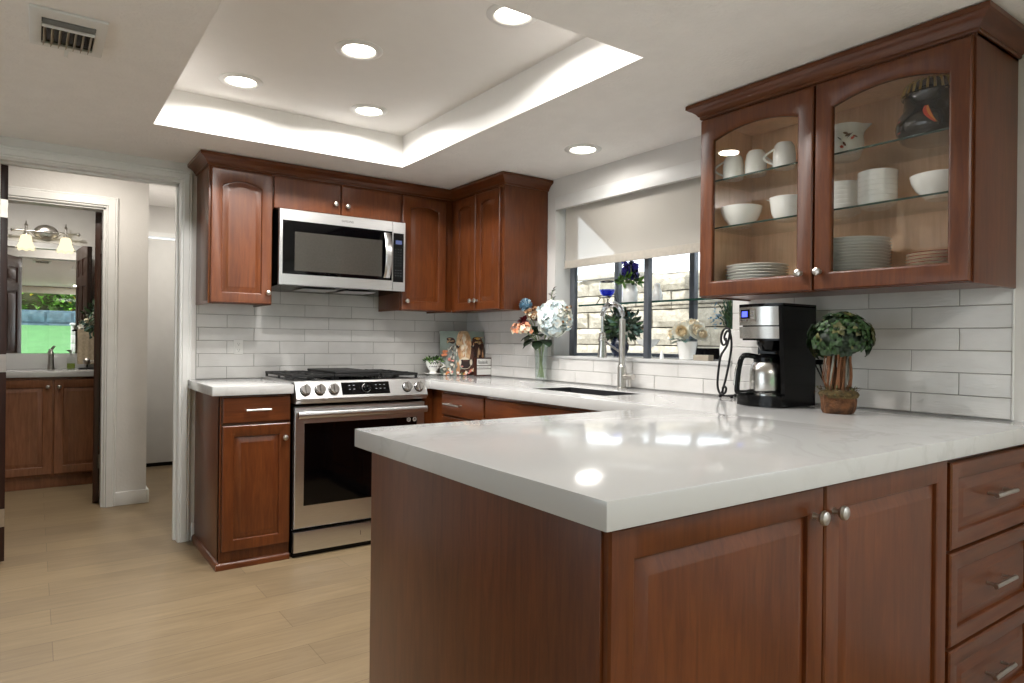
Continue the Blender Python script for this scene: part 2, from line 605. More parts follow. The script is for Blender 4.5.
# hall walls
BX1 = -2.178
bm = cells([-5.5, -3.02, BX1, -1.92], [0, 2.022, HZ], lambda x, z: not (-3.02 < x < BX1 and z < 2.022), 1.13, 1.25, PY)
struct(MB().bm(bm).build('wall_hall', M_WALL, smooth=False), 'grey textured hall wall around the bathroom doorway', 'wall')
struct(MB().box(-2.04, -1.92, 1.25, 2.75, 0, HZ).build('wall_side', M_WALL, smooth=False), 'white wall between the bathroom and the closet passage', 'wall')
struct(MB().box(-5.5, -2.04, 2.56, 2.68, 0, HZ).build('wall_rear', M_WALL, smooth=False), 'grey bathroom wall behind the mirror and vanity', 'wall')
bm = cells([-1.92, -1.80, -1.2, -1.1], [0, 2.045, HZ], lambda x, z: not (-1.80 < x < -1.2 and z < 2.045), 2.535, 2.68, PY)
struct(MB().bm(bm).build('wall_rear', M_WALL, smooth=False), 'white wall around the closed closet door', 'wall')
struct(MB().box(-1.22, -1.1, 0.12, 2.68, 0, HZ).build('wall_side', M_WALL, smooth=False), 'white wall closing the hall passage', 'wall')

# casings and baseboards
def offset_path(path, off):
    """offset a 2-D polyline to its right side"""
    out = []
    N = len(path)
    for i, p in enumerate(path):
        p = Vector(p)
        ns = []
        for a, b in ((i - 1, i), (i, i + 1)):
            if 0 <= a and b < N:
                d = (Vector(path[b]) - Vector(path[a])).normalized()
                ns.append(Vector((d.y, -d.x)))
        if len(ns) == 1:
            out.append(p + ns[0] * off)
        else:
            bis = (ns[0] + ns[1]).normalized()
            out.append(p + bis * (off / max(0.2, bis.dot(ns[0]))))
    return out

def casing(y0, y1, xl, xr, ztop, w, name, label, left=True):
    path = [(xl, 0.0), (xl, ztop), (xr, ztop), (xr, 0.0)] if left else [(xl, ztop), (xr, ztop), (xr, 0.0)]
    d = y0 - y1
    prof = [(0.0, 0.0), (0.0, d * 0.55), (0.006, d * 0.7), (0.012, d * 0.6), (0.016, d), (w - 0.02, d), (w - 0.016, d * 0.72), (w - 0.008, d * 0.8), (w, d * 0.5), (w, 0.0)]
    lines = [(offset_path(path, -o), y) for o, y in prof]
    m = MB().loft([[(l[i].x, y1 + y, l[i].y) for l, y in lines] for i in range(len(path))], True, True, True)
    return struct(m.build(name, M_WHITE, smooth=False), label, 'trim')
casing(-0.02, 0.0, DX0 + 0.005, DX1 - 0.005, DZ - 0.0, 0.062, 'trim_1', 'white casing around the doorway beside the cabinets')
m = MB()
m.box(DX1 - 0.006, DX1 + 0.001, -0.001, 0.121, 0, DZ)
m.box(DX0 - 0.001, DX0 + 0.006, -0.001, 0.121, 0, DZ)
m.box(DX0, DX1, -0.001, 0.121, DZ - 0.006, DZ + 0.001)
m.box(DX1 - 0.018, DX1 - 0.005, 0.05, 0.085, 0, DZ)
m.box(DX0, DX1, 0.05, 0.085, DZ - 0.018, DZ - 0.005)
struct(m.build('trim_2', M_WHITE, smooth=False), 'white jamb lining inside the kitchen doorway', 'trim')
casing(1.105, 1.13, -3.02, BX1, 2.022, 0.075, 'trim_3', 'white casing around the bathroom doorway', left=False)
m = MB().box(BX1 - 0.012, BX1 + 0.001, 1.129, 1.251, 0, 2.022).box(-3.02, BX1, 1.129, 1.251, 2.010, 2.023)
struct(m.build('trim_4', M_WHITE, smooth=False), 'white jamb lining of the bathroom doorway', 'trim')
m = MB().box(-2.115, -1.92, 1.112, 1.13, 0, 0.092, 0.004).box(-1.92, -1.902, 1.112, 2.5, 0, 0.092, 0.004)
struct(m.build('baseboard_hall', M_WHITE), 'white baseboard round the end of the hall wall', 'baseboard')
m = MB().box(-1.832, -1.813, -0.016, 0.0, 0, 0.10, 0.003)
struct(m.build('baseboard_back', M_WHITE), 'short white baseboard between the casing and the base cabinet', 'baseboard')
m = MB().box(-1.80, -1.2, 2.515, 2.535, 2.045, 2.085).box(-1.84, -1.80, 2.515, 2.535, 0, 2.085)
struct(m.build('trim_5', M_WHITE, smooth=False), 'white casing over the closet door', 'trim')
# closet door
m = MB().box(-1.795, -1.21, 2.545, 2.58, 0.035, 2.03, 0.003)
d3 = struct(m.build('door_3', M_WHITEDOOR), 'plain white closet door at the end of the passage', 'door')
MB().box(-1.80, -1.2, 2.56, 2.575, 0.0, 0.034).build('gap_shade', M_BLACK, d3)  # black strip painting the dark gap beneath the door

# raised panel helpers -------------------------------------------------------
def front(axis, face, sgn):
    """maps (u, v, n) to the world: u along the run, v up, n out of the face"""
    if axis == 'y':
        return lambda u, v, n: (u, face + sgn * n, v)
    return lambda u, v, n: (face + sgn * n, u, v)

def ring(F, u0, u1, v0, v1, n, arch=0.0, K=12):
    pts = [F(u0, v0, n), F(u1, v0, n)]
    for i in range(K + 1):
        t = i / K
        pts.append(F(u1 + (u0 - u1) * t, v1 - arch * (2 * t - 1) ** 2, n))
    return pts

def panel_door(m, F, u0, u1, v0, v1, t=0.019, s=0.058, arch=0.0, raise_=True, slab=False):
    e = 0.004
    if slab:
        m.loft([ring(F, u0, u1, v0, v1, 0.0), ring(F, u0, u1, v0, v1, t - e), ring(F, u0 + e, u1 - e, v0 + e, v1 - e, t)], True, True, True)
        return
    R = [ring(F, u0, u1, v0, v1, 0.0), ring(F, u0, u1, v0, v1, t - e), ring(F, u0 + e, u1 - e, v0 + e, v1 - e, t),
         ring(F, u0 + s - 0.004, u1 - s + 0.004, v0 + s - 0.004, v1 - s + 0.004, t, arch),
         ring(F, u0 + s, u1 - s, v0 + s, v1 - s, t - 0.003, arch),
         ring(F, u0 + s + 0.002, u1 - s - 0.002, v0 + s + 0.002, v1 - s - 0.002, t - 0.011, arch),
         ring(F, u0 + s + 0.008, u1 - s - 0.008, v0 + s + 0.008, v1 - s - 0.008, t - 0.011, arch)]
    if raise_:
        R.append(ring(F, u0 + s + 0.030, u1 - s - 0.030, v0 + s + 0.030, v1 - s - 0.030, t - 0.002, arch))
        R.append(ring(F, u0 + s + 0.033, u1 - s - 0.033, v0 + s + 0.033, v1 - s - 0.033, t - 0.002, arch))
    m.loft(R, True, True, True)

def glass_door_frame(m, F, u0, u1, v0, v1, t, s, arch):
    e = 0.004
    o = ring(F, u0, u1, v0, v1, 0.0)
    R = [o, ring(F, u0, u1, v0, v1, t - e), ring(F, u0 + e, u1 - e, v0 + e, v1 - e, t),
         ring(F, u0 + s - 0.008, u1 - s + 0.008, v0 + s - 0.008, v1 - s + 0.008, t, arch),
         ring(F, u0 + s, u1 - s, v0 + s, v1 - s, t - 0.006, arch),
         ring(F, u0 + s, u1 - s, v0 + s, v1 - s, 0.0, arch)]
    m.loft(R, True, False, False, True)

def knob(F, u, v, n0, parent, r=0.0145, mat=None):
    m = MB()
    prof = [(0.0075, 0.0), (0.006, 0.004), (0.005, 0.013), (r * 0.8, 0.017), (r, 0.022), (r * 0.85, 0.028), (r * 0.4, 0.0305), (0.0004, 0.031)]
    rings = []
    for rr, z in prof:
        rings.append([F(u + rr * math.cos(2 * PI * k / 18), v + rr * math.sin(2 * PI * k / 18), n0 + z) for k in range(18)])
    m.loft(rings, True, True, True)
    return m.build('knob', mat or M_NICKEL, parent)

def bar_pull(F, u0, u1, v, n0, parent, r=0.006):
    m = MB()
    m.tube([F(u0, v, n0 + 0.028), F(u1, v, n0 + 0.028)], r, 12)
    for u in (u0 + 0.018, u1 - 0.018):
        m.tube([F(u, v, n0), F(u, v, n0 + 0.026)], r * 0.75, 10)
    return m.build('pull', M_NICKEL, parent)

CROWN = [(-0.004, 2.072), (0.006, 2.072), (0.009, 2.077), (0.009, 2.083), (0.014, 2.087), (0.020, 2.096), (0.031, 2.105), (0.043, 2.111), (0.046, 2.114), (0.050, 2.116), (0.050, 2.1315), (-0.004, 2.1315)]

def crown(path, side=1):
    m = MB()
    rings = []
    lines = [(offset_path(path, o * side), z) for o, z in CROWN]
    for i in range(len(path)):
        rings.append([(l[i].x, l[i].y, z) for l, z in lines])
    m.loft(rings, True, True, True)
    return m

# ================================================================== wall tiles
def tiles(axis, u0, u1, v0, v1, phase, name, label, cuts=None):
    m = MB().use(M_GROUT)
    th = 0.008
    def put(a, b, c, d, n0, n1):
        if axis == 'y':
            m.box(a, b, -n1, -n0, c, d)
        else:
            m.box(-n1, -n0, a, b, c, d)
    def inside(u, v):
        return all(not (a < u < b and c < v < d) for a, b, c, d in (cuts or []))
    us = sorted(set([u0, u1] + [x for k in (cuts or []) for x in k[:2] if u0 < x < u1]))
    vs = sorted(set([v0, v1] + [x for k in (cuts or []) for x in k[2:] if v0 < x < v1]))
    for i in range(len(us) - 1):
        for j in range(len(vs) - 1):
            if inside((us[i] + us[i + 1]) / 2, (vs[j] + vs[j + 1]) / 2):
                put(us[i], us[i + 1], vs[j], vs[j + 1], 0.0, 0.0055)
    m.use(M_TILE)
    g = 0.0012
    row = 0
    z = 0.985 - 0.0757
    while z < v1:
        zz0, zz1 = max(v0, z), min(v1, z + 0.0757)
        off = phase + (0.1525 if row % 2 == 0 else 0)
        k = math.floor((u0 - off) / 0.305)
        while off + k * 0.305 < u1:
            a, b = max(u0, off + k * 0.305), min(u1, off + (k + 1) * 0.305)
            k += 1
            segs = [(a, b)]
            for (ca, cb, cc, cd) in (cuts or []):
                if cc < (zz0 + zz1) / 2 < cd:
                    n = []
                    for s0, s1 in segs:
                        if s1 <= ca or s0 >= cb:
                            n.append((s0, s1))
                        else:
                            if s0 < ca: n.append((s0, ca))
                            if s1 > cb: n.append((cb, s1))
                    segs = n
            for s0, s1 in segs:
                if s1 - s0 < 0.006 or zz1 - zz0 < 0.006:
                    continue
                n1 = th + random.uniform(-0.0004, 0.0004)
                tl = [random.uniform(-0.0007, 0.0007) for _ in range(4)]
                e = 0.0016
                A, B, Cc, D = s0 + g, s1 - g, zz0 + g, zz1 - g
                o = [(A, Cc), (B, Cc), (B, D), (A, D)]
                i_ = [(A + e, Cc + e), (B - e, Cc + e), (B - e, D - e), (A + e, D - e)]
                def Q(u, v, n):
                    return (u, -n, v) if axis == 'y' else (-n, u, v)
                m.loft([[Q(u, v, 0.004) for u, v in o], [Q(u, v, n1 - 0.0012 + t) for (u, v), t in zip(o, tl)], [Q(u, v, n1 + t) for (u, v), t in zip(i_, tl)]], True, False, True)
        z += 0.0757
        row += 1
    return struct(m.build(name, smooth=False), label, 'tile backsplash')

CTOP = 0.914
tiles('y', -1.813, -0.0085, CTOP + 0.001, 1.60, -1.496, 'trim_6', 'white glazed subway tile behind the range', cuts=[(-1.813, -1.478, 1.39, 1.7), (-0.69, 0, 1.39, 1.7)])
tiles('x', -3.343, 0.0, CTOP + 0.001, 1.40, -2.885, 'trim_7', 'white glazed subway tile under the window and behind the coffee maker', cuts=[(-2.28, -0.985, 1.050, 1.6)])
m = MB().box(-0.0105, 0.0, -3.3465, -3.343, CTOP + 0.001, 1.337)
struct(m.build('trim_8', M_WHITE, smooth=False), 'thin white edge strip ending the tile', 'trim')

# ================================================================== window over the sink
wd = thing('window_1', 'garden window with grey frame bumping out over the sink', 'window', (0.12, -1.64, 1.07))
struct(wd)
GX, GY0, GY1 = 0.50, -2.25, -1.03
m = MB()
for y in (GY1 + 0.0, GY0):
    m.box(0.115, 0.14, y - 0.022, y + 0.022, 1.07, 1.97, 0.002)
m.box(0.115, 0.145, -1.655, -1.622, 1.07, 1.97, 0.002)
m.box(0.112, 0.14, GY0, GY1, 1.95, 1.985, 0.002)
for y in (GY1, -1.64, GY0):
    m.box(GX - 0.015, GX + 0.02, y - 0.018, y + 0.018, 1.07, 1.73, 0.002)
m.box(GX - 0.015, GX + 0.02, GY0, GY1, 1.69, 1.74, 0.002)
m.box(GX - 0.015, GX + 0.02, GY0, GY1, 1.07, 1.088, 0.002)
for y in (GY1, GY0):
    m.box(0.14, GX, y - 0.010, y + 0.010, 1.07, 1.085)
    m.tube([(0.13, y, 1.965), (GX, y, 1.73)], 0.016, 6)
m.build('frame', M_GREYFRAME, wd)
m = MB()
m.box(GX - 0.002, GX + 0.002, GY0 + 0.02, -1.66, 1.088, 1.69)
m.box(GX - 0.002, GX + 0.002, -1.62, GY1 - 0.02, 1.088, 1.69)
for y in (GY1, GY0):
    m.prism([(0.14, 1.085), (GX - 0.015, 1.085), (GX - 0.015, 1.73), (0.14, 1.945)], 'y', y - 0.002, y + 0.002)
m.build('glass', M_GLASS, wd, smooth=False)
m = MB().prism([(0.125, 1.975), (0.125, 2.0), (GX + 0.03, 1.775), (GX + 0.03, 1.745)], 'y', GY0 - 0.03, GY1 + 0.03)
m.build('roof_panel', M_COATW, wd, smooth=False)
m = MB()
m.use(M_WINSHELF).box(0.15, GX - 0.02, GY0 + 0.02, GY1 - 0.02, 1.368, 1.379)
m.use(M_GLASSEDGE).box(0.149, 0.151, GY0 + 0.02, GY1 - 0.02, 1.3685, 1.3785)
m.build('glass_shelf', None, wd, smooth=False)
m = MB().bm(cells([-0.016, 0.0, 0.12, GX + 0.03], [WY0 + 0.001, GY0 - 0.03 + 0.001, GY1 + 0.03, WY1 - 0.001], lambda x, y: True, 1.053, 1.07, PZ, 0.002))
m.build('sill', M_QUARTZ, wd)
m = MB()
m.box(0.0, 0.13, WY1 - 0.004, WY1 + 0.001, 1.07, WZ1)
m.box(0.0, 0.13, WY0 - 0.001, WY0 + 0.004, 1.07, WZ1)
m.box(0.0, 0.13, WY0, WY1, WZ1 - 0.004, WZ1 + 0.001)
m.build('reveal', M_WHITE, wd, smooth=False)
# roller shade
rs = thing('roller_shade', 'half lowered sheer white roller shade with flat white valance', 'window shade', (0.03, -1.64, 2.02))
MB().box(-0.004, 0.014, WY0 + 0.002, WY1 - 0.002, 1.948, 2.024, 0.002).build('valance', M_WHITE, rs)
MB().box(0.0445, 0.0455, WY0 + 0.012, -1.045, 1.635, 1.975).build('fabric', M_SHEER, rs, smooth=False)
MB().box(0.038, 0.050, WY0 + 0.012, -1.045, 1.592, 1.637, 0.003).build('hem_bar', M_HEM, rs)
m = MB().tube([(0.045, WY0 + 0.012, 1.972), (0.045, -1.045, 1.972)], 0.018, 16)
m.build('roller', M_WHITE, rs)

# ================================================================== outside the window
rngs = random.Random(11)
m = MB().use(M_STONEJ).box(1.66, 2.0, -6.0, 3.2, -0.3, 1.72)
m.use(M_STONE)
P0, HROW = 0.395, 0.147
def rough_block(y0, y1, z0, z1, x):
    ny, nz = 6, 3
    g = []
    for j in range(nz + 1):
        rr = []
        for i in range(ny + 1):
            y = y0 + (y1 - y0) * i / ny
            z = z0 + (z1 - z0) * j / nz
            edge = i in (0, ny) or j in (0, nz)
            d = 0.016 if edge else 0.0
            d += 0.014 * noise.noise(Vector((y * 7, z * 9, 3.1))) + rngs.uniform(-.004, .004)
            rr.append((x + d, y, z))
        g.append(rr)
    vs = [p for r in g for p in r]
    fs = [(j * (ny + 1) + i, j * (ny + 1) + i + 1, (j + 1) * (ny + 1) + i + 1, (j + 1) * (ny + 1) + i) for j in range(nz) for i in range(ny)]
    m.add(vs, fs)
    # returns so a block has depth
    b = [g[0][0], g[0][-1], g[-1][-1], g[-1][0]]
    bb = [(1.9, p[1], p[2]) for p in b]
    m.add(b + bb, [(0, 1, 5, 4), (1, 2, 6, 5), (2, 3, 7, 6), (3, 0, 4, 7)])
row = 0
z = 1.72 - HROW
while z > -0.2:
    ph = 0.471 + (P0 * 0.5 if row % 2 else 0) - P0 * 20
    while ph < 3.2:
        if ph > -6.2:
            rough_block(ph + 0.004, ph + P0 - 0.004, z + 0.004, z + HROW - 0.004, 1.58 + rngs.uniform(-.008, .008))
        ph += P0
    z -= HROW
    row += 1
struct(m.build('wall_garden', smooth=False), 'tan split face block retaining wall outside the window', 'wall')
m = MB().box(0.12, 1.66, -6, 3.2, -0.35, -0.3)
struct(m.build('ground', M_EARTH), 'bare strip of ground outside the window', 'ground')
m = MB().box(-0.3, 0.86, -6.0, -0.55, 2.62, 2.70).box(0.80, 0.86, -6.0, -0.55, 2.50, 2.62)  # unseen overhang, ends early so the far blocks stay sunlit
struct(m.build('roof_eave', M_EAVE, smooth=False), 'tan roof eave above the window, unseen, cut short to shape its shadow', 'roof')
m = MB().box(-5.62, 0.12, -7.12, 2.75, 2.44, 2.5)
struct(m.build('roof', M_EAVE, smooth=False), 'flat roof over the rooms', 'roof')
cop = thing('coping_stone', 'pale coping stone on top of the block wall', 'stone', (1.7, 0.4, 1.72))
m = MB().box(1.56, 1.92, -0.05, 0.62, 1.722, 1.775, 0.012)
m.build('stone', M_STONE, cop)

# ================================================================== beyond the slider (seen in the bathroom mirror), plus added daylight windows
w2 = thing('window_2', 'glass slider to the lawn, seen in the bathroom mirror', 'window', (-2.43, -7.06, 0))
struct(w2)
m = MB()
for x in (SX0, SX1):
    m.box(x - 0.03, x + 0.03, -7.10, -7.04, 0.03, SZ, 0.003)
m.box(SX0, SX1, -7.10, -7.04, SZ - 0.05, SZ, 0.003).box(SX0, SX1, -7.10, -7.04, 0.03, 0.09, 0.003)
m.build('frame', M_WHITE, w2)
m = MB().box(SX0 + .03, SX1 - .03, -7.073, -7.067, .09, SZ - .05)
m.build('glass', M_GLASS, w2, smooth=False)
w5 = thing('added_window_5', 'added unseen window on the far side, letting in fill daylight', 'window', (-5.56, -2.3, 0.6))  # unseen window, added so daylight bounces up to the ceiling
struct(w5)
m = MB()
for y in (-3.6, -2.3, -1.0):
    m.box(-5.59, -5.53, y - 0.03, y + 0.03, 0.6, 2.05, 0.003)
m.box(-5.59, -5.53, -3.6, -1.0, 0.6, 0.66, 0.003).box(-5.59, -5.53, -3.6, -1.0, 1.99, 2.05, 0.003)
m.build('frame', M_WHITE, w5)
MB().box(-5.563, -5.557, -3.57, -2.33, 0.66, 1.99).box(-5.563, -5.557, -2.27, -1.03, 0.66, 1.99).build('glass', M_GLASS, w5, smooth=False)
w4 = thing('added_window_4', 'added unseen tall glass door lighting the peninsula front', 'window', (-0.78, -7.06, 0))  # invented opening, placed to light the peninsula front
struct(w4)
m = MB()
for x in (PX0, PX1):
    m.box(x - 0.03, x + 0.03, -7.10, -7.04, 0.03, SZ, 0.003)
m.box(PX0, PX1, -7.10, -7.04, SZ - 0.05, SZ, 0.003).box(PX0, PX1, -7.10, -7.04, 0.03, 0.09, 0.003)
m.build('frame', M_WHITE, w4)
MB().box(PX0 + .03, PX1 - .03, -7.073, -7.067, .09, SZ - .05).build('glass', M_GLASS, w4, smooth=False)
w3 = thing('added_window_3', 'added unseen side window bringing daylight into the open room', 'window', (0.06, -5.4, 0.85))  # made-up window, more daylight from behind the view
struct(w3)
m = MB()
for y in (-6.5, -5.4, -4.3):
    m.box(0.04, 0.10, y - 0.03, y + 0.03, 0.85, WZ1, 0.003)
m.box(0.04, 0.10, -6.5, -4.3, 0.85, 0.91, 0.003).box(0.04, 0.10, -6.5, -4.3, WZ1 - 0.06, WZ1, 0.003)
m.build('frame', M_WHITE, w3)
MB().box(0.068, 0.072, -6.47, -5.43, 0.91, WZ1 - 0.06).box(0.068, 0.072, -5.37, -4.33, 0.91, WZ1 - 0.06).build('glass', M_GLASS, w3, smooth=False)
vb = thing('window_valance', 'pale grey valance over the glass slider', 'valance', (-2.43, -6.95, 2.0))
MB().box(SX0 - .1, SX1 + .06, -6.999, -6.90, 2.0, 2.125, 0.004).build('board', M_COATW, vb)
vs, fs = [], []
NX, NY = 20, 12
for j in range(NY + 1):
    for i in range(NX + 1):
        x = -14 + 12.45 * i / NX
        y = -7.6 - 12.5 * j / NY
        zz = 0.0 if y > -8.6 else min(1.52, (-8.6 - y) * 0.17)
        vs.append((x, y, zz + 0.02 * noise.noise(Vector((x, y, 0)))))
for j in range(NY):
    for i in range(NX):
        fs.append((j * (NX + 1) + i, j * (NX + 1) + i + 1, (j + 1) * (NX + 1) + i + 1, (j + 1) * (NX + 1) + i))
struct(MB().add(vs, fs).build('lawn', M_GRASS), 'bright green lawn rising beyond the glass slider', 'lawn')
struct(MB().box(-5.6, 0.1, -7.7, -7.12, -0.06, 0.0).build('patio', M_EARTH), 'strip of patio outside the glass slider', 'patio')
struct(MB().box(-1.56, 8, -20, -7.7, -0.08, 0.0).build('patio', simple('pale_concrete', 'b9b5ae', 0.9, vary=0.05)), 'pale concrete patio beyond the added glass door', 'patio')
m = MB().box(-12, 6, -18.4, -18.1, 1.2, 2.02, 0.02)
for k in range(24):
    m.box(-12 + k * 0.75 + .03, -12 + k * 0.75 + 0.72, -18.08, -18.05, 1.62, 1.96, 0.02)
m.box(-12, 6, -18.1, -17.95, 1.35, 1.56, 0.02)
struct(m.build('fence', M_FENCE), 'low slate blue wall beyond the lawn', 'fence')
m = MB()
rh = random.Random(5)
for k in range(60):
    m.use(rh.choice([M_LEAF, M_LEAFD, M_LEAFO])).ball((rh.uniform(-11, 5), -19.9 + rh.uniform(-.3, .3), rh.uniform(1.4, 5.5)), rh.uniform(.7, 1.1), 10, 7, (1, .7, 1), .12)
for k in range(6500):
    x, z = rh.uniform(-6.5, 1.0), 1.8 + rh.uniform(0, 2.6)
    y = -19.3 + rh.uniform(-.6, .6) + 0.25 * math.sin(x * 3)
    m.use(rh.choice([M_LEAF, M_LEAFL, M_LEAFL, M_LEAFL, M_HEDGE, M_HEDGE, M_YELF if rh.random() < .3 else M_LEAFL]))
    m.leaf((x, y, z), (rh.uniform(-1, 1), rh.uniform(.1, 1), rh.uniform(-.6, .8)), (0, 0, 1), rh.uniform(.14, .30), rh.uniform(.07, .14))
hb = m.build('hedge', recalc=False)
tag(hb, 'tall leafy green hedge behind the slate blue wall', 'hedge', None, 'stuff')
pl = thing('garden_post', 'white stone post standing on the lawn', 'post', (-1.76, -8.4, 0))
m = MB()
for k in range(7):
    m.box(-1.90, -1.66, -8.52, -8.28, k * 0.2 + 0.004, k * 0.2 + 0.196, 0.012)
m.build('post', M_WALL, pl)
MB().box(-1.92, -1.64, -8.54, -8.26, 1.4, 1.45, 0.01).build('cap', M_WHITE, pl)

# ================================================================== wall cabinets over the range
UZ0, UZ1, UD = 1.338, 2.080, 0.323
FY = front('y', -UD, -1)
FX = front('x', -UD, -1)
def upper_y(x0, x1, z0, doors, knobs, label, arch=0.03, slab=False):
    t = thing('wall_cabinet', label, 'cabinet', ((x0 + x1) / 2, -0.16, z0))
    m = MB().box(x0 + 0.0005, x1 - 0.0005, -UD, -0.002, z0 + 0.012, UZ1, 0.0015)
    m.box(x0 + 0.0005, x0 + 0.016, -UD, -0.002, z0, z0 + 0.013).box(x1 - 0.016, x1 - 0.0005, -UD, -0.002, z0, z0 + 0.013).box(x0 + 0.01, x1 - 0.01, -UD, -UD + 0.02, z0, z0 + 0.013)
    m.build('cabinet_box', M_CHERRY, t)
    for (a, b), kk in zip(doors, knobs):
        m = MB()
        panel_door(m, FY, a, b, z0 + 0.004, 2.058, 0.02, 0.056, arch, True, slab)
        d = m.build('door', M_CHERRY, t)
        knob(FY, kk[0], kk[1], 0.02, d)
    return t
upper_y(-1.8177, -1.4865, UZ0, [(-1.807, -1.490)], [(-1.513, 1.404)], 'single arched door wall cabinet beside the hall doorway')
upper_y(-1.4865, -0.7005, 1.878, [(-1.482, -1.098), (-1.090, -0.706)], [(-1.132, 1.943), (-1.059, 1.939)], 'short wall cabinet with two plain doors above the microwave', slab=True)
upper_y(-0.7005, -0.3235, UZ0, [(-0.692, -0.378)], [(-0.664, 1.397)], 'single arched door wall cabinet right of the microwave', arch=0.022)
t = thing('wall_cabinet', 'corner wall cabinet with two narrow doors beside the window', 'cabinet', (-0.16, -0.47, UZ0))
m = MB().box(-UD, -0.002, -0.9296, -0.002, UZ0 + 0.012, UZ1, 0.0015)
m.box(-UD, -0.002, -0.9296, -0.914, UZ0, UZ0 + 0.013).box(-UD, -UD + 0.02, -0.92, -0.33, UZ0, UZ0 + 0.013)
m.build('cabinet_box', M_CHERRY, t)
for a, b, k in ((-0.635, -0.386, -0.612), (-0.902, -0.643, -0.700)):
    m = MB()
    panel_door(m, FX, a, b, UZ0 + 0.004, 2.058, 0.02, 0.050, 0.018)
    d = m.build('door', M_CHERRY, t)
    knob(FX, (k if k > -0.65 else -0.667), 1.401, 0.02, d)
t = thing('crown_moulding', 'dark cherry crown moulding over the cabinets around the range', 'moulding', (-1.07, -0.35, 2.052))
crown([(-1.8177, -0.001), (-1.8177, -UD), (-UD, -UD), (-UD, -0.9296), (-0.001, -0.9296)]).build('moulding', M_CHERRY_H, t, ang=25)

# glass fronted cabinet
GY0_, GY1_ = -3.349, -2.358
gc = thing('glass_front_cabinet', 'cherry wall cabinet with two arched glass doors over the coffee maker', 'cabinet', (-0.16, -2.85, UZ0))
m = MB().use(M_CHERRY)
m.box(-UD, -0.002, GY0_, GY0_ + 0.0155, UZ0, UZ1, 0.0015).box(-UD, -0.002, GY1_ - 0.0155, GY1_, UZ0, UZ1, 0.0015)
m.box(-UD, -0.002, GY0_ + 0.015, GY1_ - 0.015, UZ0 + 0.006, UZ0 + 0.0135).box(-UD, -0.002, GY0_, GY1_, UZ1 - 0.016, UZ1)
UF = UD + 0.0006
m.bm(cells([GY0_ + 0.0006, GY0_ + 0.034, -2.876, -2.838, GY1_ - 0.03, GY1_ - 0.0006], [UZ0 + 0.0006, UZ0 + 0.03, UZ1 - 0.045, UZ1 - 0.0006], lambda y, z: not ((GY0_ + 0.034 < y < -2.876 or -2.838 < y < GY1_ - 0.03) and UZ0 + 0.03 < z < UZ1 - 0.045), -UF, -UF + 0.019, PX))
m.build('cabinet_box', None, gc)
m = MB().use(M_CHERRY_IN)
m.box(-0.012, -0.003, GY0_ + 0.015, GY1_ - 0.015, UZ0 + 0.01, UZ1 - 0.01)
m.box(-UD + 0.02, -0.003, GY0_ + 0.0155, GY0_ + 0.018, UZ0 + 0.013, UZ1 - 0.016).box(-UD + 0.02, -0.003, GY1_ - 0.018, GY1_ - 0.0155, UZ0 + 0.013, UZ1 - 0.016)
m.box(-UD + 0.02, -0.003, GY0_ + 0.015, GY1_ - 0.015, UZ0 + 0.0135, UZ0 + 0.0175).box(-UD + 0.02, -0.003, GY0_ + 0.015, GY1_ - 0.015, UZ1 - 0.02, UZ1 - 0.016)
m.build('lining', None, gc)
for z in (1.619, 1.813):
    m = MB().use(M_SHELFGLASS).box(-0.295, -0.013, GY0_ + 0.019, GY1_ - 0.019, z, z + 0.007)
    m.use(M_GLASSEDGE).box(-0.2965, -0.2952, GY0_ + 0.019, GY1_ - 0.019, z + 0.0003, z + 0.0067)
    m.build('glass_shelf', None, gc, smooth=False)
for a, b, k in ((-2.853, -2.364, -2.815), (-3.343, -2.861, -2.885)):
    m = MB()
    glass_door_frame(m, FX, a, b, UZ0 + 0.004, 2.062, 0.021, 0.060, 0.032)
    d = m.build('door', M_CHERRY, gc)
    m = MB().loft([ring(FX, a + 0.056, b - 0.056, UZ0 + 0.06, 2.062 - 0.056, 0.007, 0.032), ring(FX, a + 0.056, b - 0.056, UZ0 + 0.06, 2.062 - 0.056, 0.010, 0.032)], True, True, True)
    m.build('glass_pane', M_CABGLASS, d, smooth=False)
    knob(FX, k, 1.404, 0.021, d)
crown([(-0.001, GY1_), (-UD, GY1_), (-UD, GY0_), (-0.001, GY0_)]).build('crown', M_CHERRY_H, gc, ang=25)

# ================================================================== base cabinets
BF = 0.62
t = thing('base_cabinet', 'cherry base cabinet with one drawer and one door beside the range', 'cabinet', (-1.64, -0.31, 0))
m = MB().box(-1.813, -1.467, -BF, -0.002, 0.0, 0.866, 0.0015)
m.box(-1.813, -1.806, -BF - 0.003, -BF + 0.03, 0.02, 0.866)
m.build('cabinet_box', M_CHERRY, t)
F = front('y', -BF, -1)
m = MB(); panel_door(m, F, -1.803, -1.470, 0.727, 0.855, 0.02, 0.02, 0, False, True); d = m.build('drawer', M_CHERRY_H, t)
bar_pull(F, -1.698, -1.574, 0.790, 0.02, d)
m = MB(); panel_door(m, F, -1.803, -1.470, 0.088, 0.714, 0.02, 0.056); d = m.build('door', M_CHERRY, t)
knob(F, -1.500, 0.640, 0.02, d)
m = MB()
pr = [(0, 0.0), (0.016, 0.0), (0.016, 0.022), (0.011, 0.03), (0.004, 0.034), (0, 0.036)]
rr = []
for i in range(3):
    rr.append([(lambda q: (q[i].x, q[i].y, z))(offset_path([(-1.813, -0.002), (-1.813, -BF - 0.001), (-1.467, -BF - 0.001)], o)) for o, z in pr])
m.loft(rr, True, True, True)
m.build('base_moulding', M_CHERRY_H, t)

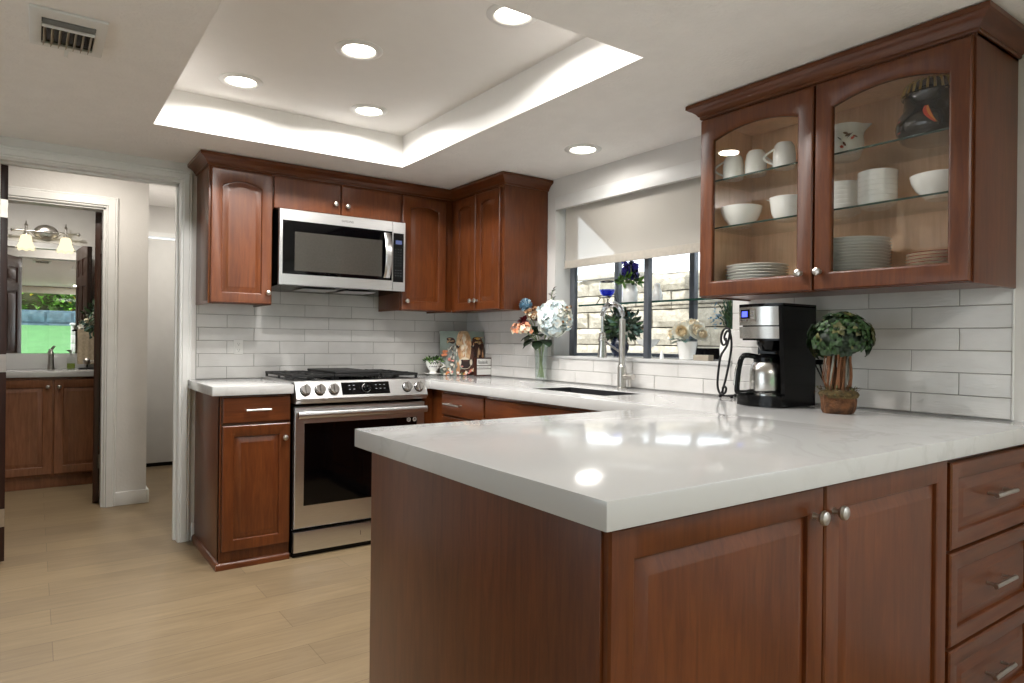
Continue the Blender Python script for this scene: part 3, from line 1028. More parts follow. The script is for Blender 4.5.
t = thing('base_cabinet', 'cherry drawer base cabinet in the corner beyond the range', 'cabinet', (-0.31, -0.6, 0))
FW = front('x', -BF, -1)
MB().box(-BF, -0.002, -1.213, -0.002, 0.095, 0.866, 0.0015).box(-0.56, -0.02, -1.213, -0.002, 0, 0.1).box(-0.684, -0.60, -BF, -BF + 0.02, 0.02, 0.866).build('cabinet_box', M_CHERRY, t)
m = MB(); panel_door(m, FW, -1.205, -0.765, 0.727, 0.850, 0.02, 0.02, 0, False, True); d = m.build('drawer', M_CHERRY_H, t)
bar_pull(FW, -1.00, -0.83, 0.79, 0.02, d)
m = MB(); panel_door(m, FW, -1.205, -0.765, 0.11, 0.714, 0.02, 0.056); d = m.build('door', M_CHERRY, t)
knob(FW, -1.17, 0.66, 0.02, d)
t = thing('sink_base_cabinet', 'cherry sink base cabinet under the window', 'cabinet', (-0.31, -1.85, 0))
m = MB().box(-BF, -0.53, -2.5, -1.214, 0.095, 0.866, 0.0015).box(-0.53, -0.02, -2.5, -1.214, 0.095, 0.6).box(-0.56, -0.02, -2.5, -1.214, 0, 0.1)
m.build('cabinet_box', M_CHERRY, t)
m = MB(); panel_door(m, FW, -2.30, -1.222, 0.727, 0.850, 0.02, 0.02, 0, False, True); m.build('false_front', M_CHERRY_H, t)
for a, b, k in ((-2.30, -1.765, -1.80), (-1.757, -1.222, -1.72)):
    m = MB(); panel_door(m, FW, a, b, 0.11, 0.714, 0.02, 0.056); d = m.build('door', M_CHERRY, t)
    knob(FW, k, 0.66, 0.02, d)

PF = -3.388
FP = front('y', PF, -1)
t = thing('peninsula_cabinet', 'wide cherry peninsula cabinet with two raised panel doors', 'cabinet', (-1.24, -2.95, 0))
MB().box(-1.820, -0.632, PF, -2.52, 0.09, 0.866, 0.0015).box(-1.79, -0.64, PF + 0.06, -2.56, 0, 0.095).build('cabinet_box', M_CHERRY, t)
MB().box(-1.840, -1.8215, -3.392, -2.516, 0.0, 0.866, 0.0015).build('end_panel', M_CHERRY, t)
for a, b, k in ((-1.834, -1.2235, -1.262), (-1.2165, -0.638, -1.207)):
    m = MB(); panel_door(m, FP, a, b, 0.10, 0.858, 0.02, 0.056); d = m.build('door', M_CHERRY, t)
    knob(FP, k if k < -1.25 else -1.186, 0.800, 0.02, d, 0.016)
t = thing('drawer_cabinet', 'cherry peninsula cabinet with three stacked drawers', 'cabinet', (-0.33, -2.95, 0))
MB().box(-0.631, -0.012, PF, -2.52, 0.09, 0.866, 0.0015).box(-0.63, -0.03, PF + 0.06, -2.56, 0, 0.095).build('cabinet_box', M_CHERRY, t)
for z0, z1, zp in ((0.615, 0.845, 0.738), (0.360, 0.605, 0.487), (0.105, 0.350, 0.234)):
    m = MB(); panel_door(m, FP, -0.612, -0.022, z0, z1, 0.02, 0.045); d = m.build('drawer', M_CHERRY_H, t)
    bar_pull(FP, -0.395, -0.250, zp, 0.02, d, 0.0065)

# ================================================================== worktops
CB = 0.8666
t = thing('countertop', 'small white quartz countertop left of the range', 'countertop', (-1.66, -0.33, CB))
m = MB().bm(cells([-1.8568, -1.4605], [-0.660, -0.0085], lambda x, y: True, CB, CTOP, PZ, 0.003))
m.build('slab', M_QUARTZ, t)
def keep(x, y):
    if y < -2.472:
        return True
    if x > -0.66 and y < -0.66:
        return not (-0.505 < x < -0.24 and -1.985 < y < -1.44)
    return y > -0.66 and x > -0.684
t = thing('countertop', 'long white quartz countertop from the corner round to the peninsula', 'countertop', (-0.9, -2.9, CB))
m = MB().bm(cells([-1.8703, -0.684, -0.66, -0.505, -0.24, -0.0085], [-3.4376, -2.472, -1.985, -1.44, -0.66, -0.0085], keep, CB, CTOP, PZ, 0.003))
m.box(-0.0086, -0.0005, -3.4376, -3.347, CB, CTOP)
m.build('slab', M_QUARTZ, t)
t = thing('sink', 'dark granite undermount sink below the window', 'sink', (-0.37, -1.71, 0.70))
m = MB()
o = [(-0.515, -1.995), (-0.23, -1.995), (-0.23, -1.43), (-0.515, -1.43)]
j_ = [(-0.5045, -1.9845), (-0.2405, -1.9845), (-0.2405, -1.4405), (-0.5045, -1.4405)]
i_ = [(-0.497, -1.977), (-0.248, -1.977), (-0.248, -1.448), (-0.497, -1.448)]
b_ = [(-0.49, -1.965), (-0.255, -1.965), (-0.255, -1.46), (-0.49, -1.46)]
m.loft([[(x, y, 0.68) for x, y in o], [(x, y, 0.866) for x, y in o], [(x, y, 0.866) for x, y in j_], [(x, y, 0.911) for x, y in j_], [(x, y, 0.911) for x, y in i_], [(x, y, 0.70) for x, y in b_]], True, True, True)
m.build('basin', M_SINK, t)
MB().lathe([(0.045, 0.7005), (0.045, 0.704), (0.03, 0.703), (0.001, 0.702)], (-0.37, -1.71, 0), 24).build('drain', M_NICKEL, t)
# faucet
t = thing('kitchen_faucet', 'brushed nickel spring pull-down faucet behind the sink', 'faucet', (-0.075, -1.655, CTOP))
bx, by = -0.075, -1.655
MB().lathe([(0.027, CTOP), (0.027, CTOP + 0.004), (0.023, CTOP + 0.006), (0.023, 1.025), (0.018, 1.03), (0.016, 1.04), (0.016, 1.27), (0.012, 1.275)], (bx, by, 0), 24, cap0=True, cap1=True).build('body', M_NICKEL, t)
hx, hy = -0.156, -1.592
arc, cx_, cz_ = [], 0, 0
R_ = math.hypot(hx - bx, hy - by) / 2
mx_, my_ = (hx + bx) / 2, (hy + by) / 2
ux, uy = (hx - bx) / (2 * R_), (hy - by) / (2 * R_)
for k in range(29):
    a = PI * k / 28
    arc.append((mx_ - ux * R_ * math.cos(a), my_ - uy * R_ * math.cos(a), 1.290 + 0.062 * math.sin(a)))
full = [(bx, by, 1.27)] + arc + [(hx, hy, 1.27), (hx, hy, 1.20)]
m = MB().tube(full, 0.007, 10)
coil = []
L = len(arc)
for k in range(L * 8):
    i0 = k / 8
    i = min(L - 2, int(i0)); f_ = i0 - i
    p = Vector(arc[i]).lerp(Vector(arc[i + 1]), min(1, f_))
    tg = (Vector(arc[i + 1]) - Vector(arc[i])).normalized()
    sd = Vector((-uy, ux, 0))
    nn = tg.cross(sd)
    ph = 2 * PI * k / 8
    coil.append(p + (sd * math.cos(ph) + nn * math.sin(ph)) * 0.012)
m.tube(coil, 0.0026, 6)
m.build('spring_spout', M_CHROME, t)
MB().lathe([(0.0085, 1.205), (0.017, 1.200), (0.019, 1.185), (0.018, 1.15), (0.024, 1.085), (0.024, 1.072), (0.018, 1.070)], (hx, hy, 0), 20, cap0=True, cap1=True).build('spray_head', M_STEELV, t)
m = MB().tube([(bx, by, 1.095), (hx, hy, 1.165)], 0.0055, 8)
m.lathe([(0.020, 1.158), (0.024, 1.158), (0.024, 1.172), (0.020, 1.172)], (hx, hy, 0), 20)
m.build('holder_arm', M_NICKEL, t)
m = MB().tube([(bx, by, 0.975), (bx + 0.004, by - 0.078, 0.975)], 0.0145, 16)
m.tube([(bx - 0.004, by - 0.062, 0.972), (bx - 0.012, by - 0.066, 0.925)], 0.0065, 10)
m.build('handle', M_NICKEL, t)

# ================================================================== range
RX0, RX1 = -1.4545, -0.6895
t = thing('gas_range', 'stainless steel slide-in gas range with black oven window', 'range', ((RX0 + RX1) / 2, -0.35, 0))
m = MB().box(RX0 + 0.002, RX1 - 0.002, -0.615, -0.03, 0.0, 0.905).box(RX0 + 0.004, RX1 - 0.004, -0.63, -0.6, 0.0, 0.022)
m.build('body', M_BLACK, t)
m = MB().use(M_STEEL).box(RX0, RX1, -0.645, -0.03, 0.905, 0.926, 0.003)
m.use(M_BLACK).box(RX0 + 0.02, RX1 - 0.02, -0.60, -0.05, 0.926, 0.930, 0.001)
m.build('cooktop', None, t)
cp = MB().prism([(-0.60, 0.925), (-0.643, 0.930), (-0.650, 0.927), (-0.688, 0.838), (-0.688, 0.832), (-0.672, 0.812), (-0.60, 0.812)], 'x', RX0, RX1).build('control_panel', M_STEEL, t, smooth=False)
tn = Vector((0, -0.038, -0.089)).normalized()
nn = Vector((0, -0.089, 0.038)).normalized()
def onpanel(x, s, h):
    return Vector((x, -0.650, 0.927)) + tn * s + nn * h
m = MB().use(M_BLACKGLASS)
a, b = -1.205, -0.925
m.loft([[onpanel(a, 0.012, 0), onpanel(b, 0.012, 0), onpanel(b, 0.082, 0), onpanel(a, 0.082, 0)], [onpanel(a, 0.012, 0.002), onpanel(b, 0.012, 0.002), onpanel(b, 0.082, 0.002), onpanel(a, 0.082, 0.002)]], True, False, True)
m.use(M_GREYKEY)
for x in (-1.16, -1.135, -1.005, -0.98, -0.955):
    for s_ in (0.03, 0.052):
        m.loft([[onpanel(x + i, s_ + j, 0.0024) for i, j in ((-.005, -.0015), (.005, -.0015), (.005, .0015), (-.005, .0015))], [onpanel(x + i, s_ + j, 0.0026) for i, j in ((-.005, -.0015), (.005, -.0015), (.005, .0015), (-.005, .0015))]], True, True, True)
m.build('display', None, cp, smooth=False)
def panel_lathe(x, s, prof, m, n=24):
    sd = Vector((1, 0, 0))
    rings = [[onpanel(x, s, z) + (sd * math.cos(2 * PI * k / n) + tn * math.sin(2 * PI * k / n)) * r for k in range(n)] for r, z in prof]
    m.loft(rings, True, False, True)
m = MB().use(M_BLACKGLASS)
panel_lathe(-1.065, 0.047, [(0.024, 0.002), (0.023, 0.016), (0.020, 0.018)], m)
m.use(M_STEEL)
panel_lathe(-1.065, 0.047, [(0.0255, 0.002), (0.0255, 0.006), (0.0235, 0.006)], m)
m.build('dial', None, cp)
for x in (-1.404, -1.326, -1.250, -0.815, -0.740):
    m = MB().use(M_BLACK)
    panel_lathe(x, 0.050, [(0.030, 0.0), (0.029, 0.004)], m)
    m.use(M_CHROME)
    panel_lathe(x, 0.050, [(0.027, 0.004), (0.0255, 0.022), (0.024, 0.024), (0.012, 0.024)], m)
    p = [onpanel(x + i, 0.050 + j, h) for h in (0.023, 0.034) for i, j in ((-.0045, -.024), (.0045, -.024), (.0045, .024), (-.0045, .024))]
    m.add(p, [(0, 1, 2, 3), (4, 7, 6, 5), (0, 4, 5, 1), (1, 5, 6, 2), (2, 6, 7, 3), (3, 7, 4, 0)])
    m.build('knob', None, t)
FR = front('y', -0.618, -1)
m = MB()
R0 = lambda a, b, c, d, n: [FR(a, c, n), FR(b, c, n), FR(b, d, n), FR(a, d, n)]
DXa, DXb = RX0 + 0.003, RX1 - 0.003
m.use(M_STEEL).loft([R0(DXa, DXb, 0.155, 0.793, 0), R0(DXa, DXb, 0.155, 0.793, 0.034), R0(DXa + .003, DXb - .003, 0.158, 0.790, 0.037), R0(-1.402, -0.742, 0.272, 0.706, 0.037), R0(-1.402, -0.742, 0.272, 0.706, 0.035)], True, True, False)
od = m.build('oven_door', None, t, smooth=False)
MB().loft([R0(-1.402, -0.742, 0.272, 0.706, 0.030), R0(-1.402, -0.742, 0.272, 0.706, 0.0362)], True, True, True).build('oven_window', M_BLACKGLASS, od, smooth=False)
m = MB()
for x in (-0.793, -0.744 - 0.012):
    c = Vector(FR(x, 0.692, 0.0364))
    rg = [[c + Vector((rr * math.cos(2 * PI * k / 20), -h, rr * math.sin(2 * PI * k / 20))) for k in range(20)] for rr, h in ((0.0125, 0), (0.0125, 0.0006), (0.0072, 0.0006), (0.0072, 0))]
    m.loft(rg, True)
    m.box(x - 0.004, x + 0.004, -0.6548, -0.6544, 0.690, 0.694)
m.build('icon_sticker', M_WHITEPRINT, od, smooth=False)
m = MB()
pr = []
for k in range(16):
    a = 2 * PI * k / 16
    pr.append((0.010 * math.cos(a), 0.019 * math.sin(a)))
m.loft([[(x, -0.700 + u, 0.755 + v) for u, v in pr] for x in (-1.447, -0.700)], True, True, True)
for x in (-1.425, -0.722):
    m.box(x - 0.016, x + 0.016, -0.695, -0.655, 0.742, 0.766, 0.004)
m.build('handle', M_STEEL, od)
m = MB().use(M_STEEL).box(DXa, DXb, -0.653, -0.618, 0.028, 0.136, 0.003)
dr = m.build('storage_drawer', None, t)
MB().box(-1.083, -1.080, -0.6536, -0.6530, 0.07, 0.095).build('badge', M_INK, dr)
# grates
def grate(x0, x1, z):
    m = MB()
    y0, y1 = -0.575, -0.075
    r = 0.006
    for y in (y0, (y0 + y1) / 2, y1):
        m.box(x0, x1, y - r, y + r, z, z + 0.014, 0.002)
    for x in (x0 + r, x1 - r):
        m.box(x - r, x + r, y0, y1, z, z + 0.014, 0.002)
    xm = (x0 + x1) / 2
    m.box(xm - r, xm + r, y0, y1, z + 0.001, z + 0.016, 0.002)
    for y in (y0 + 0.125, y1 - 0.125):
        m.box(x0, x1, y - r, y + r, z + 0.001, z + 0.016, 0.002)
    for x in (x0 + r, x1 - r):
        for y in (y0 + r, (y0 + y1) / 2, y1 - r):
            m.box(x - r, x + r, y - r, y + r, 0.930, z + 0.002)
    return m.build('grate', M_GRATE, t)
grate(-1.445, -1.215, 0.945)
grate(-0.930, -0.700, 0.945)
m = MB().box(-1.208, -0.937, -0.575, -0.075, 0.944, 0.958, 0.003).box(-1.200, -0.945, -0.565, -0.085, 0.958, 0.972, 0.004)
for x in (-1.19, -0.955):
    for y in (-0.55, -0.1):
        m.box(x - .01, x + .01, y - .01, y + .01, 0.93, 0.946)
m.build('griddle', M_GRATE, t)
for x, y, r in ((-1.33, -0.45, 0.042), (-1.33, -0.20, 0.034), (-0.815, -0.45, 0.042), (-0.815, -0.20, 0.034)):
    MB().lathe([(r + 0.006, 0.930), (r + 0.006, 0.934), (r, 0.936), (r - 0.004, 0.942), (0.001, 0.943)], (x, y, 0), 24).build('burner', M_GRATE, t)

# ================================================================== microwave
t = thing('microwave', 'stainless steel over the range microwave with black door', 'microwave', (-1.084, -0.2, 1.452))
MX0, MX1, MZ0, MZ1 = -1.467, -0.7015, 1.452, 1.874
MB().box(MX0 + 0.004, MX1 - 0.004, -0.375, -0.012, MZ0 + 0.004, MZ1).build('body', M_BLACK, t)
m = MB().use(M_BLACK).prism([(-0.395, MZ0 + 0.002), (-0.012, MZ0 - 0.014), (-0.012, MZ0 + 0.012), (-0.395, MZ0 + 0.012)], 'x', MX0 + 0.004, MX1 - 0.004)
m.use(M_STEEL).box(-1.30, -1.10, -0.30, -0.10, MZ0 - 0.012, MZ0 - 0.009).box(-1.05, -0.85, -0.30, -0.10, MZ0 - 0.012, MZ0 - 0.009)
m.build('vent', None, t, smooth=False)
SXm = -0.787
FM = front('y', -0.375, -1)
R1 = lambda a, b, c, d, n: [FM(a, c, n), FM(b, c, n), FM(b, d, n), FM(a, d, n)]
m = MB().use(M_STEEL)
m.loft([R1(MX0, SXm - .0012, MZ0, MZ1, 0), R1(MX0, SXm - .0012, MZ0, MZ1, 0.024), R1(MX0 + .002, SXm - .002, MZ0 + .002, MZ1 - .002, 0.026), R1(-1.450, SXm - .004, 1.513, 1.812, 0.026), R1(-1.450, SXm - .004, 1.513, 1.812, 0.024)], True, True, False)
md = m.build('door', None, t, smooth=False)
m = MB().use(M_BLACKGLASS).loft([R1(-1.450, SXm - .004, 1.513, 1.812, 0.018), R1(-1.450, SXm - .004, 1.513, 1.812, 0.0252)], True, True, True)
m.build('door_glass', None, md, smooth=False)
M_MWIN = simple('microwave_window', '35332f', 0.09, vary=0.1, scale=90, coat=0.5)
MB().loft([R1(-1.383, -0.856, 1.534, 1.752, 0.0250), R1(-1.383, -0.856, 1.534, 1.752, 0.0258)], True, True, True).build('window', M_MWIN, md, smooth=False)
m = MB()
pts = []
for k in range(15):
    s_ = k / 14
    pts.append((-0.826, -0.404 - 0.034 * math.sin(PI * s_) ** 0.7, 1.528 + 0.272 * s_))
for w in (-1,):
    rg = []
    for p in pts:
        rg.append([(p[0] + u, p[1] + v, p[2]) for u, v in ((-.021, .003), (-.021, -.001), (-.016, -.005), (.016, -.005), (.021, -.001), (.021, .003))])
    m.loft(rg, True, True, True)
m.build('handle', M_STEEL, md)
m = MB().use(M_STEEL)
m.loft([R1(SXm + .0012, MX1, MZ0, MZ1, 0), R1(SXm + .0012, MX1, MZ0, MZ1, 0.024), R1(SXm + .002, MX1 - .002, MZ0 + .002, MZ1 - .002, 0.026), R1(SXm + .004, -0.7135, 1.506, 1.806, 0.026), R1(SXm + .004, -0.7135, 1.506, 1.806, 0.024)], True, True, False)
mp = m.build('control_panel', None, t, smooth=False)
m = MB().use(M_BLACK).loft([R1(SXm + .004, -0.7135, 1.506, 1.806, 0.018), R1(SXm + .004, -0.7135, 1.506, 1.806, 0.0255)], True, True, True)
m.use(M_GREYKEY)
for j in range(10):
    for i in range(3):
        u, v = SXm + 0.018 + i * 0.018, 1.705 - j * 0.0165 - (0.012 if j > 6 else 0)
        w = 0.0035 if j < 7 else 0.005
        m.loft([R1(u, u + w, v, v + 0.0022, 0.0255), R1(u, u + w, v, v + 0.0022, 0.0259)], True, True, True)
m.build('keypad', None, mp, smooth=False)
MB().loft([R1(SXm + .020, -0.726, 1.738, 1.762, 0.0255), R1(SXm + .020, -0.726, 1.738, 1.762, 0.026)], True, True, True).build('display', M_LCD2, mp, smooth=False)
def text_part(txt, size, mat, parent, mtx, name='lettering'):
    cu = bpy.data.curves.new(name, 'FONT')
    cu.body = txt
    cu.size = size
    cu.align_x = 'CENTER'
    cu.extrude = 0.0002
    tmp = bpy.data.objects.new('tmp', cu)
    me = bpy.data.meshes.new_from_object(tmp)
    bpy.data.objects.remove(tmp)
    bpy.data.curves.remove(cu)
    q, off = parent, Vector((0, 0, 0))
    while q is not None:
        off += q.location
        q = q.parent
    me.transform(Matrix.Translation(-off) @ mtx)
    me.materials.clear()
    me.materials.append(mat)
    o = bpy.data.objects.new(name, me)
    COL.objects.link(o)
    o.parent = parent
    return o
FRONT_Y = Matrix.Rotation(PI / 2, 4, 'X')
text_part('SAMSUNG', 0.016, M_INK, md, Matrix.Translation((-1.075, -0.4014, 1.836)) @ FRONT_Y)

# ================================================================== ceiling lights and vent
def downlight(x, y, z, label, first=[None]):
    if first[0] is None:
        t = thing('ceiling_light', label, 'ceiling light', (x, y, z), 0, 'recessed ceiling lights')
        MB().lathe([(0.063, -0.0005), (0.0635, -0.004), (0.070, -0.008), (0.092, -0.0045), (0.095, -0.0015), (0.095, 0.0005)], (0, 0, 0), 40).build('trim_ring', M_WHITE, t, world=False)
        MB().lathe([(0.0005, -0.0025), (0.064, -0.0025)], (0, 0, 0), 40).build('lens', M_LENS, t, world=False)
        first[0] = t
    else:
        t = dup(first[0], (x, y, z), None, label)
    ld = bpy.data.lights.new('downlight', 'AREA')
    ld.shape = 'DISK'
    ld.size = 0.11
    ld.energy = DOWNLIGHT_W * (0.2 if z < CZ else 1.0)
    ld.spread = math.radians(166)
    ld.color = (1.0, 0.975, 0.94)
    lo = bpy.data.objects.new('downlight', ld)
    COL.objects.link(lo)
    lo.location = (x, y, z - 0.009)
    return t
TL = TZ - 0.001
downlight(-1.815, -0.977, TL, 'recessed ceiling light in the tray corner nearest the doorway')
downlight(-1.192, -0.963, TL, 'recessed ceiling light in the tray above the range')
downlight(-1.815, -1.607 , TL, 'recessed ceiling light at the doorway side of the tray, middle row') if False else downlight(-1.514, -1.607, TL, 'recessed ceiling light in the middle of the tray')
downlight(-1.189, -2.216, TL, 'recessed ceiling light half hidden by the near tray edge')
downlight(-0.293, -1.579, CZ - 0.001, 'recessed ceiling light in the flat ceiling above the sink window')
for x, y in ((-1.9, -4.9), (-0.7, -4.9), (-1.9, -6.1), (-0.7, -6.1)):  # unseen fill lamps, added for soft even light on the kitchen
    ld = bpy.data.lights.new('downlight', 'AREA')
    ld.shape = 'DISK'; ld.size = 0.11; ld.energy = ROOM_FILL_W; ld.color = (1.0, 0.985, 0.96)
    lo = bpy.data.objects.new('downlight', ld)
    COL.objects.link(lo)
    lo.location = (x, y, CZ - 0.01)
    t = thing('ceiling_light', 'added recessed fill light in the open room, out of view', 'ceiling light', (x, y, CZ - 0.001), 0, 'added fill lights of the open room')
    MB().lathe([(0.063, -0.0005), (0.0635, -0.004), (0.070, -0.008), (0.092, -0.0045), (0.095, -0.0015), (0.095, 0.0005)], (0, 0, 0), 32).build('trim_ring', M_WHITE, t, world=False)
    MB().lathe([(0.0005, -0.0025), (0.064, -0.0025)], (0, 0, 0), 32).build('lens', M_LENS, t, world=False)
# air vent
vx0, vx1, vy0, vy1 = -2.588, -2.383, -1.716, -1.405
t = thing('ceiling_vent', 'white metal air vent in the textured ceiling', 'air vent', ((vx0 + vx1) / 2, (vy0 + vy1) / 2, CZ))
ix0, ix1, iy0, iy1 = vx0 + 0.032, vx1 - 0.030, vy0 + 0.062, vy1 - 0.03
zb = CZ - 0.010
m = MB().use(M_WHITE).bm(cells([vx0, ix0, ix1, vx1], [vy0, iy0, iy1, vy1], lambda x, y: not (ix0 < x < ix1 and iy0 < y < iy1), zb, CZ - 0.0005, PZ, 0.003))
m.use(M_BLACK).box(ix0, ix1, iy0, iy1, CZ - 0.0015, CZ - 0.0006)  # black sheet standing in for the unlit duct behind the louvers
m.build('frame', None, t)
ny = 8
for k in range(7):
    x = ix0 + 0.008 + (ix1 - ix0 - 0.018) * k / 6
    yA, yB = iy0 + 0.062, iy1 - 0.006
    m = MB().prism([(x + 0.003, CZ - 0.0016), (x + 0.005, CZ - 0.0016), (x - 0.002, zb - 0.010), (x - 0.004, zb - 0.010)], 'y', yA, yB)
    m.build('louver', M_SAGE, t, smooth=False)
for k in range(3):
    y = iy0 + 0.010 + 0.017 * k
    MB().prism([(y + 0.008, CZ - 0.0016), (y + 0.0095, CZ - 0.0016), (y - 0.0045, zb - 0.004), (y - 0.006, zb - 0.004)], 'x', ix0 + 0.002, ix1 - 0.002).build('louver', M_WHITE, t, smooth=False)
MB().box(ix0, ix1, iy0 + 0.053, iy0 + 0.058, zb - 0.006, CZ - 0.0016).build('divider', M_WHITE, t, smooth=False)
MB().prism([(iy1 + 0.012, zb), (iy1 + 0.02, zb), (iy1 + 0.045, zb - 0.016), (iy1 + 0.038, zb - 0.018)], 'x', (vx0 + vx1) / 2 - 0.006, (vx0 + vx1) / 2 + 0.006).build('lever', M_WHITE, t, smooth=False)

# ================================================================== outlets
def outlet(name, label, axis, u, z):
    t = thing(name, label, 'outlet', (u, -0.009, z) if axis == 'y' else (-0.009, u, z))
    F = front(axis, -0.0087, -1)
    m = MB()
    m.loft([[F(u + a, z + b, 0) for a, b in ((-.026, -.043), (.026, -.043), (.026, .043), (-.026, .043))], [F(u + a, z + b, .003) for a, b in ((-.026, -.043), (.026, -.043), (.026, .043), (-.026, .043))], [F(u + a, z + b, .005) for a, b in ((-.0235, -.0405), (.0235, -.0405), (.0235, .0405), (-.0235, .0405))]], True, True, True)
    m.build('cover_plate', M_OUTLET, t)
    for dz in (-0.018, 0.018):
        m = MB().use(M_OUTLET)
        pts = [(0.013 * math.cos(2 * PI * k / 16), max(-.011, min(.011, 0.0135 * math.sin(2 * PI * k / 16)))) for k in range(16)]
        m.loft([[F(u + a, z + dz + b, .004) for a, b in pts], [F(u + a, z + dz + b, .0062) for a, b in pts]], True, True, True)
        m.use(M_BLACK)
        for a0, a1, b0, b1 in ((-.0062, -.0048, -.001, .006), (.0048, .0062, -.001, .006), (-.0018, .0018, -.0075, -.0045)):
            m.loft([[F(u + a, z + dz + b, .0062) for a, b in ((a0, b0), (a1, b0), (a1, b1), (a0, b1))], [F(u + a, z + dz + b, .0065) for a, b in ((a0, b0), (a1, b0), (a1, b1), (a0, b1))]], True, False, True)
        m.build('socket', None, t, smooth=False)
    return t
outlet('wall_outlet', 'white outlet in the tile left of the range', 'y', -1.584, 1.099)
outlet('wall_outlet', 'white outlet half hidden behind the coffee maker and topiary', 'x', -2.699, 1.10)

# ================================================================== things on the corner worktop
def leaf_ball(m, c, rad, n, mats, L, w, rnd, zmin=-1.0, shell=0.35, droop=0.2):
    c = Vector(c)
    k = 0
    while k < n:
        d = Vector((rnd.gauss(0, 1), rnd.gauss(0, 1), rnd.gauss(0, 1)))
        if d.length < .1:
            continue
        d.normalize()
        if d.z < zmin:
            continue
        k += 1
        f = 1 - shell * rnd.random()
        p = c + Vector((d.x * rad[0], d.y * rad[1], d.z * rad[2])) * f
        t_ = (d + Vector((rnd.uniform(-1, 1), rnd.uniform(-1, 1), rnd.uniform(-1, 1))) * 0.9 - Vector((0, 0, droop))).normalized()
        m.use(rnd.choice(mats))
        m.leaf(p, t_, d, L * rnd.uniform(.7, 1.25), w * rnd.uniform(.7, 1.2), rnd.uniform(-.2, .5))

R = random.Random(3)
# teacup planter
t = thing('teacup_planter', 'white teacup on a saucer planted with short greenery', 'planter', (-0.355, -0.14, CTOP))
m = MB()
c = (-0.355, -0.14, CTOP)
m.lathe([(0.001, 0.004), (0.025, 0.004), (0.028, 0.0), (0.030, 0.004), (0.052, 0.012), (0.053, 0.014), (0.03, 0.010), (0.024, 0.012)], c, 28)
m.build('saucer', M_PORC, t)
m = MB().use(M_PORC).lathe([(0.001, 0.012), (0.022, 0.012), (0.022, 0.020), (0.018, 0.026), (0.030, 0.040), (0.042, 0.062), (0.048, 0.090), (0.0465, 0.090), (0.040, 0.062), (0.02, 0.05), (0.001, 0.05)], c, 32)
m.use(M_INK)
for a0 in (-2.35, -2.05, -1.75, -1.45, -0.6):
    for da, dz, L, w in ((-.16, .012, .014, .004), (.16, .012, .014, .004), (-.14, -.012, .012, .004), (.14, -.012, .012, .004), (0, 0, .010, .008)):
        a = a0 + da * .7
        z = 0.068 + dz * .7
        r = 0.0445 + (z - .062) * .2
        p = Vector(c) + Vector((r * math.cos(a), r * math.sin(a), z))
        m.leaf(p, (-math.sin(a) * da * 6, math.cos(a) * da * 6, dz * 60 + .01), (math.cos(a), math.sin(a), 0), L, w, 0)
m.build('cup', None, t)
m = MB()
ha = -0.62
pts = [Vector(c) + Vector((math.cos(ha), math.sin(ha), 0)) * (0.041 + 0.026 * math.sin(PI * k / 10)) + Vector((0, 0, 0.080 - 0.036 * k / 10)) for k in range(11)]
m.tube(pts, 0.0035, 8)
m.build('handle', M_PORC, t)
m = MB()
leaf_ball(m, (c[0], c[1], CTOP + 0.088), (0.05, 0.05, 0.018), 150, [M_LEAF, M_LEAFD, M_LEAFL], 0.026, 0.008, R, -0.2)
m.build('foliage', None, t, recalc=False)

t.scale = (1.12, 1.12, 1.12)
# cow picture: painted canvas leaning in the corner
t = thing('cow_painting', 'square canvas painting of a cow with flowers, leaning in the corner', 'painting', (-0.155, -0.187, CTOP))
A = Vector((-0.292, -0.120, CTOP + 0.0005))
B = Vector((-0.018, -0.253, CTOP + 0.0005))
ux_ = (B - A).normalized()
nv = Vector((ux_.y, -ux_.x, 0))
if nv.y > 0:
    nv = -nv
tilt = 0.09
upv = (Vector((0, 0, 1)) * math.cos(tilt) - nv * math.sin(tilt))
nf = (nv * math.cos(tilt) + Vector((0, 0, 1)) * math.sin(tilt))
WC = (B - A).length
HC = 0.305
A = A + nv * 0.012
def PC(u, v, h):
    return A + ux_ * (u * WC) + upv * (v * HC) + nf * h
def rect(u0, u1, v0, v1, h):
    return [PC(u0, v0, h), PC(u1, v0, h), PC(u1, v1, h), PC(u0, v1, h)]
C_ = {k: simple('canvas_' + k, v, 0.7, vary=vv, scale=sc) for k, v, vv, sc in (
    ('sage', '7d8a82', .2, 9), ('brown', '4a2a1d', .45, 18), ('tan', 'c2a27c', .3, 25), ('fawn', 'b98a63', .3, 25), ('pale', 'd9cdb8', .15, 25), ('dark', '2b1a16', .3, 20),
    ('grey', '8f9590', .3, 22), ('pink', 'd58b80', .3, 40), ('peach', 'd9875f', .3, 40), ('ochre', 'd3a24b', .3, 40), ('white', 'e3ddd0', .1, 40), ('green', '5d6b4b', .4, 30))}
m = MB().use(C_['dark']).loft([rect(0, 1, 0, 1, -0.022), rect(0, 1, 0, 1, 0.0)], True, True, False)
m.use(C_['sage']).loft([rect(0, 1, 0, 1, 0.0), rect(0, 1, 0, 1, 0.0004)], True, False, True)
m.build('canvas', None, t, smooth=False)
m = MB()
lay = [0.0005]
def poly(mat, pts, smoothn=0):
    lay[0] += 0.00012
    h = lay[0]
    m.use(C_[mat])
    P0 = [Vector((u, v)) for u, v in pts]
    for _ in range(2):
        Q = []
        for i in range(len(P0)):
            a, b = P0[i], P0[(i + 1) % len(P0)]
            Q += [a * .75 + b * .25, a * .25 + b * .75]
        P0 = Q
    P0 = [Vector((min(.998, max(.002, p.x)), min(.998, max(.002, p.y)))) for p in P0]
    m.loft([[PC(p.x, p.y, 0.0002) for p in P0], [PC(p.x, p.y, h) for p in P0]], True, False, True)
